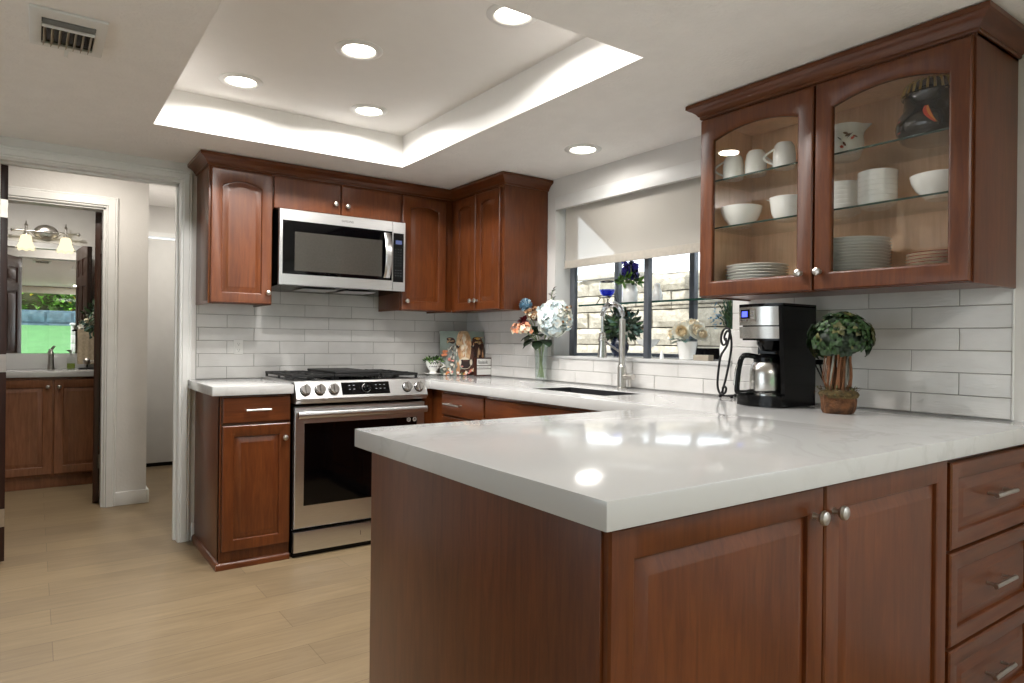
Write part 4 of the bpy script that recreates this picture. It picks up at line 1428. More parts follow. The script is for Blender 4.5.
def oval(mat, u, v, a, b, jag=0):
    poly(mat, [(u + a * math.cos(2 * PI * k / 10) * (1 + R.uniform(-jag, jag)), v + b * math.sin(2 * PI * k / 10) * (1 + R.uniform(-jag, jag))) for k in range(10)])
poly('brown', [(.66, .75), (.8, .8), (1.05, .72), (1.05, -.02), (.55, -.02), (.6, .3), (.68, .5)])
poly('grey', [(.18, .70), (.36, .72), (.40, .4), (.36, .1), (.15, -.02), (.12, .3)])
poly('fawn', [(.96, .6), (.99, .6), (.98, .1), (.93, .1)])
poly('fawn', [(.88, .62), (.92, .62), (.90, .25), (.86, .25)])
for mt, pts in (('tan', [(.86, .63), (.90, .62), (.88, .1), (.84, .1)]), ('brown', [(.12, .84), (.3, .86), (.36, .76), (.30, .70), (.2, .74)]), ('dark', [(.2, .8), (.3, .82), (.33, .74), (.27, .72)]),
                ('brown', [(.72, .86), (.92, .88), (.98, .74), (.86, .66), (.74, .74)]), ('tan', [(.82, .78), (.95, .76), (.93, .70), (.84, .70)]), ('ochre', [(.80, .86), (.92, .86), (.90, .80), (.82, .80)])):
    poly(mt, pts)
poly('tan', [(.42, 1.0), (.52, 1.02), (.66, .98), (.72, .72), (.70, .52), (.67, .36), (.64, .2), (.48, .2), (.44, .38), (.38, .58), (.36, .76)])
poly('pale', [(.50, .94), (.58, .94), (.60, .6), (.60, .4), (.52, .4), (.50, .65)])
poly('fawn', [(.60, .85), (.68, .75), (.68, .55), (.63, .45), (.61, .65)])
poly('fawn', [(.40, .72), (.47, .6), (.47, .4), (.44, .36), (.40, .5)])
for u in (.405, .735):
    oval('dark', u, .64, .035, .028)
    oval('white', u + .01, .665, .022, .008)
poly('pale', [(.46, .36), (.56, .42), (.68, .36), (.71, .22), (.64, .14), (.50, .14), (.44, .24)])
poly('dark', [(.46, .36), (.58, .34), (.69, .36), (.71, .24), (.64, .15), (.50, .15), (.45, .25)])
oval('brown', .58, .33, .07, .02)
oval('dark', .515, .285, .022, .028)
oval('dark', .645, .285, .022, .028)
oval('pink', .50, .20, .03, .015)
oval('pale', .455, .29, .03, .07)
oval('pale', .705, .29, .03, .07)
poly('brown', [(.46, .15), (.58, .12), (.70, .16), (.74, -.02), (.42, -.02)])
poly('fawn', [(.38, .3), (.44, .3), (.46, -.02), (.36, -.02)])
def stroke(mat, u, v, L, w, a_):
    dx, dy = math.cos(a_), math.sin(a_)
    poly(mat, [(u - dx * L, v - dy * L), (u - dy * w, v + dx * w), (u + dx * L, v + dy * L), (u + dy * w, v - dx * w)])
for k in range(46):
    v = R.uniform(.42, .97)
    hw = .10 + .07 * (v - .4)
    u = .56 + R.uniform(-hw, hw)
    mt = R.choice(['pale', 'fawn', 'tan', 'white', 'fawn', 'tan']) if abs(u - .56) < .09 else R.choice(['fawn', 'brown', 'tan', 'fawn'])
    stroke(mt, u, v, R.uniform(.03, .07), R.uniform(.006, .014), PI / 2 + R.uniform(-.25, .25) + (u - .56) * 1.2)
for k in range(30):
    stroke(R.choice(['grey', 'white', 'pale', 'sage', 'grey', 'brown']), R.uniform(.16, .40), R.uniform(.12, .68), R.uniform(.03, .07), R.uniform(.008, .016), PI / 2 + R.uniform(-.5, .5))
for k in range(26):
    stroke(R.choice(['brown', 'dark', 'brown', 'fawn']), R.uniform(.74, .98), R.uniform(.1, .72), R.uniform(.04, .09), R.uniform(.008, .016), PI / 2 + R.uniform(-.3, .3))
for k in range(16):
    stroke(R.choice(['brown', 'dark', 'tan']), R.uniform(.15, .34), R.uniform(.73, .83), R.uniform(.03, .05), R.uniform(.006, .012), R.uniform(-.3, .3))
    stroke(R.choice(['brown', 'dark', 'tan', 'ochre']), R.uniform(.75, .95), R.uniform(.72, .86), R.uniform(.03, .05), R.uniform(.006, .012), R.uniform(-.3, .3))
for u in (.405, .735):
    oval('dark', u, .645, .036, .030)
    oval('white', u + .012, .66, .012, .008)
for k in range(34):
    u, v = R.choice([(R.uniform(.02, .42), R.uniform(.0, .16)), (R.uniform(.02, .3), R.uniform(.1, .36)), (R.uniform(.62, .86), R.uniform(.02, .2)), (R.uniform(.4, .62), R.uniform(0, .08))])
    oval(R.choice(['pink', 'peach', 'white', 'ochre', 'green', 'white', 'pink', 'pale']), u, v, R.uniform(.02, .04), R.uniform(.018, .034), .3)
for u, v in ((.09, .52), (.12, .46), (.06, .45), (.13, .53)):
    oval('peach', u, v, .035, .035, .3)
oval('ochre', .80, .1, .06, .05, .3)
oval('peach', .82, .08, .03, .03, .3)
m.build('painted_cow', None, t, smooth=False)

# small sign block
t = thing('wooden_sign', 'small white three-row sign with a brown wood frame beside the cow painting', 'sign', (-0.06, -0.345, CTOP))
def PS(u, v, h): return Vector((-0.126 + u, -0.331 - h, CTOP + v))
m = MB().box(-0.126, 0.0 - 0.0, -0.331, -0.295, CTOP, CTOP + 0.124)
t.rotation_euler = (0, 0, 0)
m = MB().box(-0.128, -0.006, -0.331, -0.296, CTOP + 0.0002, CTOP + 0.124, 0.0015)
m.build('frame', M_REDWOOD, t)
m = MB()
for v0, v1 in ((.008, .046), (.050, .068), (.073, .116)):
    m.box(-0.124, -0.012, -0.3322, -0.3308, CTOP + v0, CTOP + v1)
m.build('sign_face', M_SIGNW, t, smooth=False)
m = MB()
rs2 = random.Random(4)
x = -0.113
for k in range(7):                       # illegible handwriting
    w = .0085
    h = .024 if k == 0 else (.016 if k % 3 else .02)
    m.tube([(x, -.3326, CTOP + .083), (x + .001, -.3326, CTOP + .083 + h), (x + w * .8, -.3326, CTOP + .083 + h * .75), (x + w * .7, -.3326, CTOP + .083), (x + w * 1.2, -.3326, CTOP + .084)], .0011, 5)
    x += w * 1.25
x = -0.115
for k in range(12):
    m.tube([(x, -.3326, CTOP + .055), (x + .0015, -.3326, CTOP + .064), (x + .005, -.3326, CTOP + .056)], .0006, 4)
    x += .0078
m.build('handwriting', M_INK, t, smooth=False)

# vase with flowers
VX, VY = -0.082, -0.980
t = thing('glass_vase', 'tall clear glass vase holding the mixed bouquet', 'vase', (VX, VY, CTOP))
MB().lathe([(0.001, 0.0003), (0.030, 0.0003), (0.034, 0.004), (0.034, 0.03), (0.036, 0.10), (0.040, 0.17), (0.044, 0.225), (0.0425, 0.225), (0.0385, 0.17), (0.0345, 0.10), (0.032, 0.03), (0.028, 0.016), (0.001, 0.014)], (VX, VY, CTOP), 32).build('vase_glass', M_VASE, t)
def stem_thing(name, label, top, cat='flower', lean=0.012):
    t = thing(name, label, cat, (VX, VY, CTOP + 0.02))
    b = Vector((VX - (top[0] - VX) * .12 + R.uniform(-lean, lean), VY - (top[1] - VY) * .12 + R.uniform(-lean, lean), CTOP + 0.022))
    neck = Vector((VX + (top[0] - VX) * .16 + R.uniform(-.008, .008), VY + (top[1] - VY) * .16 + R.uniform(-.008, .008), CTOP + 0.225))
    pts = []
    T = Vector(top)
    for k in range(13):
        s_ = k / 12
        pts.append(b.lerp(neck, s_ / .6) if s_ < .6 else neck.lerp(T, (s_ - .6) / .4))
    MB().tube(pts, 0.0032, 7).build('stem', M_STEM, t)
    return t
def floret(m, p, d, s, mats):
    d = Vector(d).normalized()
    x = d.orthogonal().normalized()
    y = d.cross(x)
    a0 = R.uniform(0, PI)
    m.use(R.choice(mats))
    for k in range(4):
        a = a0 + k * PI / 2
        m.leaf(p, x * math.cos(a) + y * math.sin(a) + d * .35, d, s, s * 1.0, .3)
def flower_ball(name, mats, c, r, n, s, parent):
    m = MB()
    for k in range(n):
        z = 1 - 2 * (k + .5) / n
        a = k * 2.39996
        d = Vector((math.sqrt(1 - z * z) * math.cos(a), math.sqrt(1 - z * z) * math.sin(a), z))
        floret(m, Vector(c) + Vector((d.x * r[0], d.y * r[1], d.z * r[2])) * R.uniform(.78, 1.03), d + Vector((R.gauss(0, .35), R.gauss(0, .35), R.gauss(0, .35))), s, mats)
    m.use(M_LEAFB).ball(c, r[0] * .68, 14, 9)  # green core paints the shadowed gaps between florets
    return m.build(name, None, parent, recalc=False)
hy_ = (VX - 0.015, -1.118, 1.288)
t = stem_thing('hydrangea', 'big white hydrangea head in the glass vase', hy_)
flower_ball('bloom', [M_PETW, M_PETW, M_PETBW], hy_, (.094, .094, .094), 230, .030, t)
m = MB()
for d, L in (((-.3, -.9, -.35), .12), ((-.8, .1, -.3), .11), ((-.5, .6, -.45), .11), ((-.6, -.4, -.5), .10)):
    m.leaf(Vector((VX, VY, 1.175)) + Vector(d) * .03, d, (0, 0, 1), L, .075, .2)
m.build('leaf', M_LEAFD, t, recalc=False)
p = (-0.205, -0.985, 1.366)
t = stem_thing('globe_thistle', 'round blue thistle head in the glass vase', p)
m = MB().use(M_PETBL).ball(p, .024, 12, 8)
for k in range(260):
    d = Vector((R.gauss(0, 1), R.gauss(0, 1), R.gauss(0, 1))).normalized()
    m.use(M_PETBL if R.random() < .8 else M_PETBW).leaf(Vector(p) + d * .022, d, d.orthogonal(), .020, .005, 0)
m.build('bloom', None, t, recalc=False)
p = (-0.216, -0.985, 1.262)
t = stem_thing('red_flower', 'dark red flower in the glass vase', p)
m = MB()
for k in range(46):
    d = Vector((R.gauss(-.4, 1), R.gauss(0, 1), R.gauss(.3, .8))).normalized()
    m.leaf(Vector(p) + d * R.uniform(.0, .02), d, (0, 0, 1), .032, .03, .5)
m.build('bloom', M_PETR, t, recalc=False)
p = (-0.225, -0.985, 1.228)
t = stem_thing('peach_flower', 'spray of peach blossoms on the left of the glass vase', p)
m = MB()
for k in range(34):
    d = Vector((R.gauss(-.3, 1), R.gauss(0, 1.2), R.gauss(0, .7)))
    floret(m, Vector(p) + Vector((d.x * .02, d.y * .032, d.z * .016)), d + Vector((-.5, -.5, .3)), .017, [M_PETO, M_PETO, M_PETC])
m.build('bloom', None, t, recalc=False)
p = (-0.175, -1.005, 1.312)
t = stem_thing('dried_flower', 'cluster of brown dried blossoms in the glass vase', p)
m = MB()
for k in range(80):
    d = Vector((R.gauss(-.2, 1), R.gauss(0, 1.2), R.gauss(0, .9)))
    if d.length > 2.2: continue
    floret(m, Vector(p) + Vector((d.x * .024, d.y * .033, d.z * .022)), d + Vector((-.5, -.5, .3)), .014, [M_BROWNF, M_BROWNF, M_PETC, M_REDWOOD])
m.build('bloom', None, t, recalc=False)
p = (VX + .01, -1.07, 1.455)
t = stem_thing('leafy_sprig', 'upright pale green leafy sprig above the white hydrangea', p, 'plant')
m = MB()
for k in range(26):
    z = 1.36 + .10 * R.random()
    m.use(R.choice([M_LEAF, M_GREYSP, M_LEAFB, M_REDWOOD]))
    m.leaf((VX + .008, -1.07 + R.uniform(-.012, .012), z), (R.uniform(-1, 1), R.uniform(-1, 1), R.uniform(0, .8)), (0, 0, 1), .03, .016, .3)
m.build('leaf', None, t, recalc=False)
p = (VX + .0, -1.235, 1.325)
t = stem_thing('berry_sprig', 'grey berry sprig leaning over the window sill', p, 'plant')
m = MB().use(M_GREYSP)
for k in range(26):
    q = Vector((VX, -1.21, 1.30)) + Vector((R.gauss(0, .012), R.gauss(0, .022), R.gauss(0, .028)))
    m.use(R.choice([M_GREYSP, M_GREYSP, M_BROWNF, M_PETC]))
    m.ball(q, R.uniform(.005, .009), 8, 6)
    if k % 2:
        m.leaf(q, (R.uniform(-1, 1), R.uniform(-1, 1), R.uniform(-.5, 1)), (0, 0, 1), .028, .01, .2)
m.build('berries', None, t, recalc=False)
p = (VX - .035, -.93, 1.20)
t = stem_thing('broad_leaf_stem', 'broad dark green leaves spreading over the vase rim', p, 'plant')
m = MB()
for d, L, mt in (((-.5, -.5, .35), .13, M_LEAFD), ((-.5, .7, .1), .12, M_LEAF), ((-.8, .3, -.3), .11, M_LEAFD), ((-.3, .9, -.4), .10, M_LEAFO), ((-.4, -.9, -.05), .12, M_LEAFD), ((-.9, -.2, .2), .12, M_LEAF)):
    m.use(mt).leaf(Vector((VX - .02, VY + .02, 1.19)), d, (0, 0, 1), L, .07, .25)
m.build('leaf', None, t, recalc=False)

# ================================================================== things in the garden window
SH = 1.3795
def flowerpot(name, label, c, prof, mat):
    t = thing(name, label, 'potted flowers', c)
    MB().lathe(prof, c, 28).build('pot', mat, t)
    return t
# jar of purple flowers
c = (0.30, -1.335, SH)
t = flowerpot('potted_flowers', 'white jar of purple flowers on the glass window shelf', c, [(0.001, 0.001), (0.042, 0.001), (0.046, 0.008), (0.046, 0.085), (0.040, 0.098), (0.040, 0.118), (0.036, 0.118), (0.036, 0.1), (0.001, 0.1)], M_PORC)
m = MB()
leaf_ball(m, (c[0], c[1], SH + .125), (0.055, 0.055, 0.03), 60, [M_LEAFL, M_LEAF, M_LEAFL], .045, .022, R, -.3)
m.build('foliage', None, t, recalc=False)
for px, py, hh in ((0, .025, .09), (-.01, -.02, .105), (.02, .0, .10), (0, -.045, .09), (0, .045, .11)):
    m = MB()
    m.use(M_STEM).tube([(c[0] + px * .6, c[1] + py * .6, SH + .10), (c[0] + px, c[1] + py, SH + .15 + hh * .8)], .004, 6)
    for k in range(34):
        z = SH + .15 + hh * R.random() * .9
        a_ = R.uniform(0, 2 * PI)
        floret(m, (c[0] + px + .009 * math.cos(a_), c[1] + py + .009 * math.sin(a_), z), (math.cos(a_), math.sin(a_), R.gauss(0, .4)), .015, [M_PETP, M_PETP, M_NAVY])
    m.build('flower_spike', None, t, recalc=False)
# blue glass dish on wire stand
c = Vector((0.29, -1.155, SH))
t = thing('dish_stand', 'black wire easel stand on the glass window shelf', 'stand', c)
m = MB()
for s_ in (-1, 1):
    m.tube([c + Vector((-.05, s_ * .045, 0.002)), c + Vector((-.02, s_ * .040, .045)), c + Vector((.03, s_ * .036, .052)), c + Vector((.05, s_ * .04, .002))], .003, 6)
    m.tube([c + Vector((-.02, s_ * .040, .045)), c + Vector((-.035, s_ * .040, .052))], .003, 6)
m.tube([c + Vector((-.02, -.040, .045)), c + Vector((-.02, .040, .045))], .003, 6)
m.tube([c + Vector((.03, -.036, .052)), c + Vector((.03, .036, .052))], .003, 6)
m.build('wire', M_IRON, t)
t = thing('glass_dish', 'blue and clear glass dish sitting on the wire stand', 'dish', c + Vector((0, 0, .052)))
cc = c + Vector((-.002, 0, .054))
m = MB().use(M_BLUEGLASS).lathe([(0.001, 0), (0.028, 0), (0.044, .016), (0.052, .040), (0.050, .040), (0.042, .018), (0.026, .004), (0.001, .004)], cc, 28, 0.9, 1)
m.use(M_GLASS).lathe([(0.052, .040), (0.053, .066), (0.046, .088), (0.044, .088), (0.051, .066), (0.050, .040)], cc, 28, 0.9, 1)
m.use(M_NAVY).lathe([(0.046, .086), (0.048, .089), (0.046, .092), (0.044, .089), (0.046, .086)], cc, 28, 0.9, 1)
m.build('bowl', None, t)
# white porcelain bird
c = Vector((0.27, -1.575, SH))
t = thing('porcelain_bird', 'white porcelain bird figure on the glass window shelf', 'figurine', c)
m = MB()
m.lathe([(0.001, 0), (0.030, 0), (0.036, .02), (0.034, .045), (0.024, .07), (0.019, .082), (0.020, .092), (0.015, .104), (0.001, .108)], c, 20, .8, 1.0)
m.build('body', M_PORC, t)
MB().leaf(c + Vector((-.014, -.014, .092)), (-.6, -.7, -.1), (0, 0, 1), .022, .010, 0).build('beak', M_PETO, t, recalc=False)
MB().lathe([(0.006, 0), (0.02, .02), (0.012, .05), (0.001, .055)], c + Vector((.02, .03, .02)), 12).build('tail', M_PORC, t)
# sill: navy vase with dark greenery
SL = 1.0702
c = Vector((0.27, -1.285, SL))
t = thing('potted_plant', 'dark navy vase of bushy greenery on the window sill behind the faucet', 'potted plant', c)
MB().lathe([(0.001, .001), (0.035, .001), (0.036, .006), (0.055, .04), (0.056, .07), (0.04, .10), (0.036, .115), (0.042, .122), (0.038, .122), (0.03, .11), (0.001, .10)], c, 28).build('pot', M_NAVY, t)
m = MB()
leaf_ball(m, c + Vector((0, -.015, .175)), (.085, .135, .085), 420, [M_LEAFD, M_LEAFD, M_LEAF, M_LEAFB, M_LEAFD], .05, .02, R, -.75, .6)
leaf_ball(m, c + Vector((-.02, -.10, .15)), (.05, .07, .05), 60, [M_GREYSP, M_LEAFB], .05, .014, R, -.6, .6)
m.build('foliage', None, t, recalc=False)
m = MB()
for k in range(9):
    m.tube([c + Vector((0, 0, .12)), c + Vector((R.uniform(-.05, .05), R.uniform(-.1, .1), R.uniform(.22, .30)))], .0016, 5)
m.build('twigs', M_TWIG, t)
# white swan dish (pale curved dish beside it)
c = Vector((0.25, -1.53, SL))
t = thing('shell_dish', 'white shell shaped dish on a grey foot on the window sill', 'dish', c)
m = MB().use(M_PORC).lathe([(0.001, .058), (0.03, .058), (0.06, .075), (0.078, .10), (0.074, .10), (0.055, .078), (0.001, .064)], c, 24, .7, 1.0)
m.build('bowl', None, t)
MB().lathe([(0.032, 0), (0.026, .006), (0.010, .03), (0.012, .06), (0.001, .06)], c, 20, cap0=True).build('foot', M_GREYSP, t)
# white bucket of cream roses
c = Vector((0.075, -1.955, SL))
t = flowerpot('potted_flowers', 'white bucket of cream roses on the window sill', c, [(0.001, .001), (0.036, .001), (0.037, .004), (0.050, .088), (0.052, .090), (0.048, .090), (0.047, .08), (0.001, .08)], M_PORC)
m = MB()
for d in ((-.7, .9, -.15), (-.8, .5, .1), (-.6, -.4, -.05), (-.9, .8, .1), (.5, .8, .1), (.4, -.8, .1), (-.5, 1, -.2)):
    m.leaf(c + Vector((0, 0, .092)), d, (0, 0, 1), .085, .05, .2)
m.build('leaf', M_LEAFB, t, recalc=False)
def rose(m, p, r, d):
    d = Vector(d).normalized()
    x = d.orthogonal().normalized(); y = d.cross(x)
    for layer, (rr, op, n) in enumerate(((.15, .1, 4), (.35, .25, 5), (.6, .5, 6), (.85, .9, 7), (1.0, 1.3, 7))):
        for k in range(n):
            a = 2 * PI * k / n + layer
            o = x * math.cos(a) + y * math.sin(a)
            m.use(M_PETC if layer < 3 else M_PETW)
            m.leaf(Vector(p) + o * r * rr * .35 - d * r * .25, o * op + d * 1.0, -o, r * (1.0 if layer < 4 else .95), r * .85, -.4)
    m.use(M_PETC).ball(Vector(p), r * .4, 10, 7)
for q, r, d in (((-.03, .005, .135), .048, (-.8, -.4, .25)), ((-.02, .072, .125), .034, (-.7, .3, .2)), ((.0, -.06, .14), .046, (-.5, -.8, .3)), ((.02, .03, .165), .042, (-.2, .2, .9)), ((.01, -.03, .168), .04, (-.3, -.5, .8)), ((.045, 0, .14), .04, (.7, .2, .4)), ((-.01, .045, .155), .036, (-.6, .5, .7)), ((.0, -.09, .125), .034, (-.4, -1, .1))):
    m = MB()
    rose(m, c + Vector(q), r, d)
    m.build('rose', None, t, recalc=False)
# small white cone
c = Vector((0.06, -1.805, SL))
t = thing('porcelain_cone', 'tiny white pointed ornament on the sill beside the rose bucket', 'ornament', c)
MB().lathe([(0.001, 0.0005), (0.011, 0.0005), (0.0105, .012), (0.007, .030), (0.003, .042), (0.001, .046)], c, 18).build('cone', M_PORC, t)
# long black strip, built as a low open box
t = thing('black_strip', 'long low black strip along the window sill', 'tray', (0.42, -1.95, SL))
m = MB()
o = [(0.36, -2.22), (0.47, -2.22), (0.47, -1.67), (0.36, -1.67)]
i2 = [(0.368, -2.212), (0.462, -2.212), (0.462, -1.678), (0.368, -1.678)]
m.loft([[(x, y, SL + .0005) for x, y in o], [(x, y, SL + .055) for x, y in o], [(x, y, SL + .055) for x, y in i2], [(x, y, SL + .01) for x, y in i2]], True, True, True)
m.build('tray', M_BLACK, t, smooth=False)
# white jug with lavender
c = Vector((0.13, -2.165, SL))
t = thing('lavender_jug', 'white jug of tall blue green lavender stems at the end of the sill', 'potted plant', c)
MB().lathe([(0.001, .001), (0.040, .001), (0.045, .01), (0.047, .06), (0.040, .10), (0.027, .13), (0.028, .15), (0.025, .15), (0.024, .13), (0.001, .12)], c, 28).build('jug', M_PORC, t)
m = MB()
for k in range(70):
    e = c + Vector((R.uniform(-.035, .04), R.uniform(-.05, .06), R.uniform(.20, .30)))
    b = c + Vector((R.uniform(-.012, .012), R.uniform(-.012, .012), .13))
    m.use(R.choice([M_LEAF, M_LEAFB, M_LEAF, M_LEAFD])).tube([b, b.lerp(e, .5) + Vector((0, 0, .02)), e], .0018, 4)
    for q in range(3):
        m.leaf(b.lerp(e, .4 + .2 * q), (R.uniform(-1, 1), R.uniform(-1, 1), 1.2), (0, 0, 1), .035, .006, .2)
for k in range(40):
    m.use(M_PETBL).leaf(c + Vector((-.03, .055, .21)) + Vector((R.gauss(0, .014), R.gauss(0, .016), R.gauss(0, .03))), (R.uniform(-1, 1), R.uniform(-1, 1), R.uniform(-.5, .5)), (0, 0, 1), .02, .012, .2)
m.build('stems', None, t, recalc=False)
t = thing('wooden_block', 'small tan wooden block on the window sill below the jug', 'block', (0.03, -2.09, SL))
MB().box(0.012, 0.05, -2.135, -2.045, SL, SL + .026, .002).build('block', M_SAGE, t)

# ================================================================== iron stand, coffee maker, topiary
def Y_(px): return -2.325 - (px - 727) * 0.0053
def Z_(py): return CTOP + (398 - py) * 0.00437
def smooth_pts(P, n=6):
    out = []
    for i in range(len(P) - 1):
        p0, p1, p2, p3 = P[max(0, i - 1)], P[i], P[i + 1], P[min(len(P) - 1, i + 2)]
        for k in range(n):
            s_ = k / n
            out.append(0.5 * ((2 * p1) + (-p0 + p2) * s_ + (2 * p0 - 5 * p1 + 4 * p2 - p3) * s_ ** 2 + (-p0 + 3 * p1 - 3 * p2 + p3) * s_ ** 3))
    out.append(P[-1])
    return out
t = thing('scroll_stand', 'black wrought iron scroll stand beside the coffee maker', 'stand', (-0.10, -2.32, CTOP))
XS = -0.105
for name, pts, dx in (('scroll', [(726, 341), (724.5, 338), (725.5, 333.5), (728, 331), (730.5, 335), (731.5, 346), (729.5, 362), (726, 380), (723.5, 390), (724, 395.5)], 0.0),
                      ('scroll', [(727.5, 338), (728, 343), (725, 345), (723, 340), (724, 332.5), (727.5, 328.5), (731.5, 331), (729, 345), (723, 356), (720.6, 372), (720, 386), (722.5, 393.5), (727, 393), (728.5, 388.5), (726.5, 386), (725, 388.5)], -0.012)):
    P = [Vector((XS + dx, Y_(a), Z_(b))) for a, b in pts]
    MB().tube(smooth_pts(P), 0.0050, 8).build(name, M_IRON, t)
m = MB()
m.tube([(XS - .006, Y_(720.5), CTOP + .010), (XS - .006, Y_(733), CTOP + .010)], .004, 8)
m.tube([(XS - .006, Y_(726), CTOP + .010), (XS + .07, Y_(726), CTOP + .010)], .004, 8)
for y in (Y_(722), Y_(733)):
    m.ball((XS - .006, y, CTOP + .0085), .008, 10, 7)
m.ball((XS + .07, Y_(726), CTOP + .0085), .008, 10, 7)
m.tube([(XS - .006, Y_(723.5), CTOP + .010), (XS - .006, Y_(723.5), CTOP + .03)], .0045, 8)
m.build('foot', M_IRON, t)

KX0, KX1, KY0, KY1 = -0.318, -0.100, -2.731, -2.540
t = thing('coffee_maker', 'black and stainless drip coffee maker with a blue display', 'coffee maker', (-0.21, -2.635, CTOP))
def plan(x0, bulge, y0, y1, xb, n=10):
    pts = [(xb, y0)]
    for k in range(n + 1):
        s_ = k / n
        pts.append((x0 - bulge * (1 - (2 * s_ - 1) ** 2), y0 + (y1 - y0) * s_))
    pts.append((xb, y1))
    return pts
def slab(m, p0, p1, z0, z1):
    m.loft([[(x, y, z0) for x, y in p0], [(x, y, z1) for x, y in p1]], True, True, True)
m = MB().use(M_BLACK)
slab(m, plan(-0.325, .028, KY0, KY1, KX1), plan(-0.325, .028, KY0, KY1, KX1), CTOP + .002, CTOP + .044)
slab(m, plan(-0.20, -.02, KY0 + .004, KY1 - .004, KX1), plan(-0.20, -.02, KY0 + .004, KY1 - .004, KX1), CTOP + .044, 1.165)
m.prism([(KX1, CTOP + .044), (KX1, 1.296), (-0.326, 1.296), (-0.303, CTOP + .044)], 'y', KY0, KY0 + .016)
slab(m, plan(-0.318, .022, KY0, KY1, KX1), plan(-0.318, .022, KY0, KY1, KX1), 1.292, 1.304)
slab(m, plan(-0.30, .02, KY0 + .016, KY1 - .004, KX1 + .002), plan(-0.30, .02, KY0 + .016, KY1 - .004, KX1 + .002), 1.165, 1.292)
for x, y in ((-.29, KY0 + .02), (-.12, KY0 + .02), (-.29, KY1 - .02), (-.12, KY1 - .02)):
    m.lathe([(.01, 0.0), (.01, .004)], (x, y, CTOP + .0002), 12, cap0=True, cap1=True)
m.build('body', None, t)
m = MB()
def band(m, z0, z1, x0a, x0b):
    a = plan(x0a, .026, KY0 + .014, KY1, -0.2)[1:-1]
    b = plan(x0b, .026, KY0 + .014, KY1, -0.2)[1:-1]
    o0, o1 = [(x, y, z0) for x, y in a], [(x, y, z1) for x, y in b]
    i0, i1 = [(x + .006, y, z0) for x, y in a], [(x + .006, y, z1) for x, y in b]
    m.loft([o0, o1, i1, i0], False, False, False, True)
band(m, 1.222, 1.292, -0.316, -0.318)
band(m, 1.172, 1.217, -0.312, -0.3155)
fp = m.build('front_panel', M_STEELV, t)
def onfront(y, z, h):
    s_ = (y - (KY0 + .014)) / (KY1 - KY0 - .014)
    return Vector((-0.317 - .026 * (1 - (2 * s_ - 1) ** 2) - h, y, z))
def patch(m, y0, y1, z0, z1, h):
    n = 5
    ys = [y0 + (y1 - y0) * k / n for k in range(n + 1)]
    m.loft([[onfront(y, z0, 0) for y in ys] + [onfront(y, z1, 0) for y in reversed(ys)], [onfront(y, z0, h) for y in ys] + [onfront(y, z1, h) for y in reversed(ys)]], True, False, True)
m = MB().use(M_NICKEL)
patch(m, -2.632, -2.549, 1.236, 1.284, .0018)
m.use(M_BLACK); patch(m, -2.605, -2.553, 1.248, 1.283, .0026)
m.use(M_CHROME)
for z in (1.250, 1.262, 1.274): patch(m, -2.626, -2.611, z - .004, z + .004, .0036)
for y in (-2.562, -2.578, -2.594): patch(m, y - .006, y + .006, 1.238, 1.245, .0032)
m.build('button_panel', None, fp)
m = MB(); patch(m, -2.594, -2.562, 1.254, 1.276, .0032); m.build('display', M_LCD, fp)
m = MB().lathe([(.05, 1.172), (.048, 1.15), (.035, 1.128), (.012, 1.122), (.001, 1.122)], (-.258, -2.637, 0), 24, cap0=True)
m.build('filter_basket', M_BLACK, t)
m = MB().lathe([(.066, CTOP + .0442), (.066, CTOP + .0470), (.001, CTOP + .0470)], (-.262, -2.637, 0), 28)
m.use(M_CHROME); m.build('warming_plate', M_BLACK, t)
MB().tube([(-.338, -2.655, CTOP + .006), (-.346, -2.655, CTOP + .006)], .006, 10).build('brew_lamp', M_NICKEL, t)
pts = smooth_pts([Vector(p) for p in ((-.098, -2.70, 1.13), (-.06, -2.735, 1.02), (-.045, -2.77, .95), (-.035, -2.76, .925), (-.03, -2.74, .96), (-.03, -2.715, 1.05), (-.022, -2.70, 1.083))])
cord = MB().tube(pts, .003, 8).build('power_cord', M_BLACK, t)
MB().box(-.034, -.0155, -2.716, -2.684, 1.072, 1.092, .004).build('plug', M_BLACK, cord)
ccx, ccy = -.266, -2.632
zc = CTOP + .0473
t = thing('coffee_carafe', 'stainless thermal carafe with black handle standing in the coffee maker', 'carafe', (ccx, ccy, zc))
MB().lathe([(.001, .0002), (.058, .0002), (.062, .004), (.065, .018), (.065, .080), (.058, .110), (.048, .122)], (ccx, ccy, zc), 32, cap1=True).build('body', M_STEELV, t)
MB().lathe([(.048, .120), (.051, .122), (.051, .138), (.044, .143), (.036, .150), (.012, .153), (.001, .153)], (ccx, ccy, zc), 28).build('lid', M_BLACK, t)
hd = Vector((-.84, .54, 0)).normalized()
m = MB()
b0 = Vector((ccx, ccy, zc))
P = smooth_pts([b0 + hd * .040 + Vector((0, 0, .140)), b0 + hd * .080 + Vector((0, 0, .146)), b0 + hd * .100 + Vector((0, 0, .136)), b0 + hd * .112 + Vector((0, 0, .09)), b0 + hd * .118 + Vector((0, 0, .02)), b0 + hd * .112 + Vector((0, 0, .004)), b0 + hd * .085 + Vector((0, 0, .003)), b0 + hd * .06 + Vector((0, 0, .008))])
m.tube(P, .0105, 10)
m.build('handle', M_BLACK, t)
m = MB().tube([b0 + hd * .1105 + Vector((0, 0, .122)), b0 + hd * .1225 + Vector((0, 0, .09)), b0 + hd * .1285 + Vector((0, 0, .03))], .0045, 8)
m.build('handle_strip', M_STEELV, t)

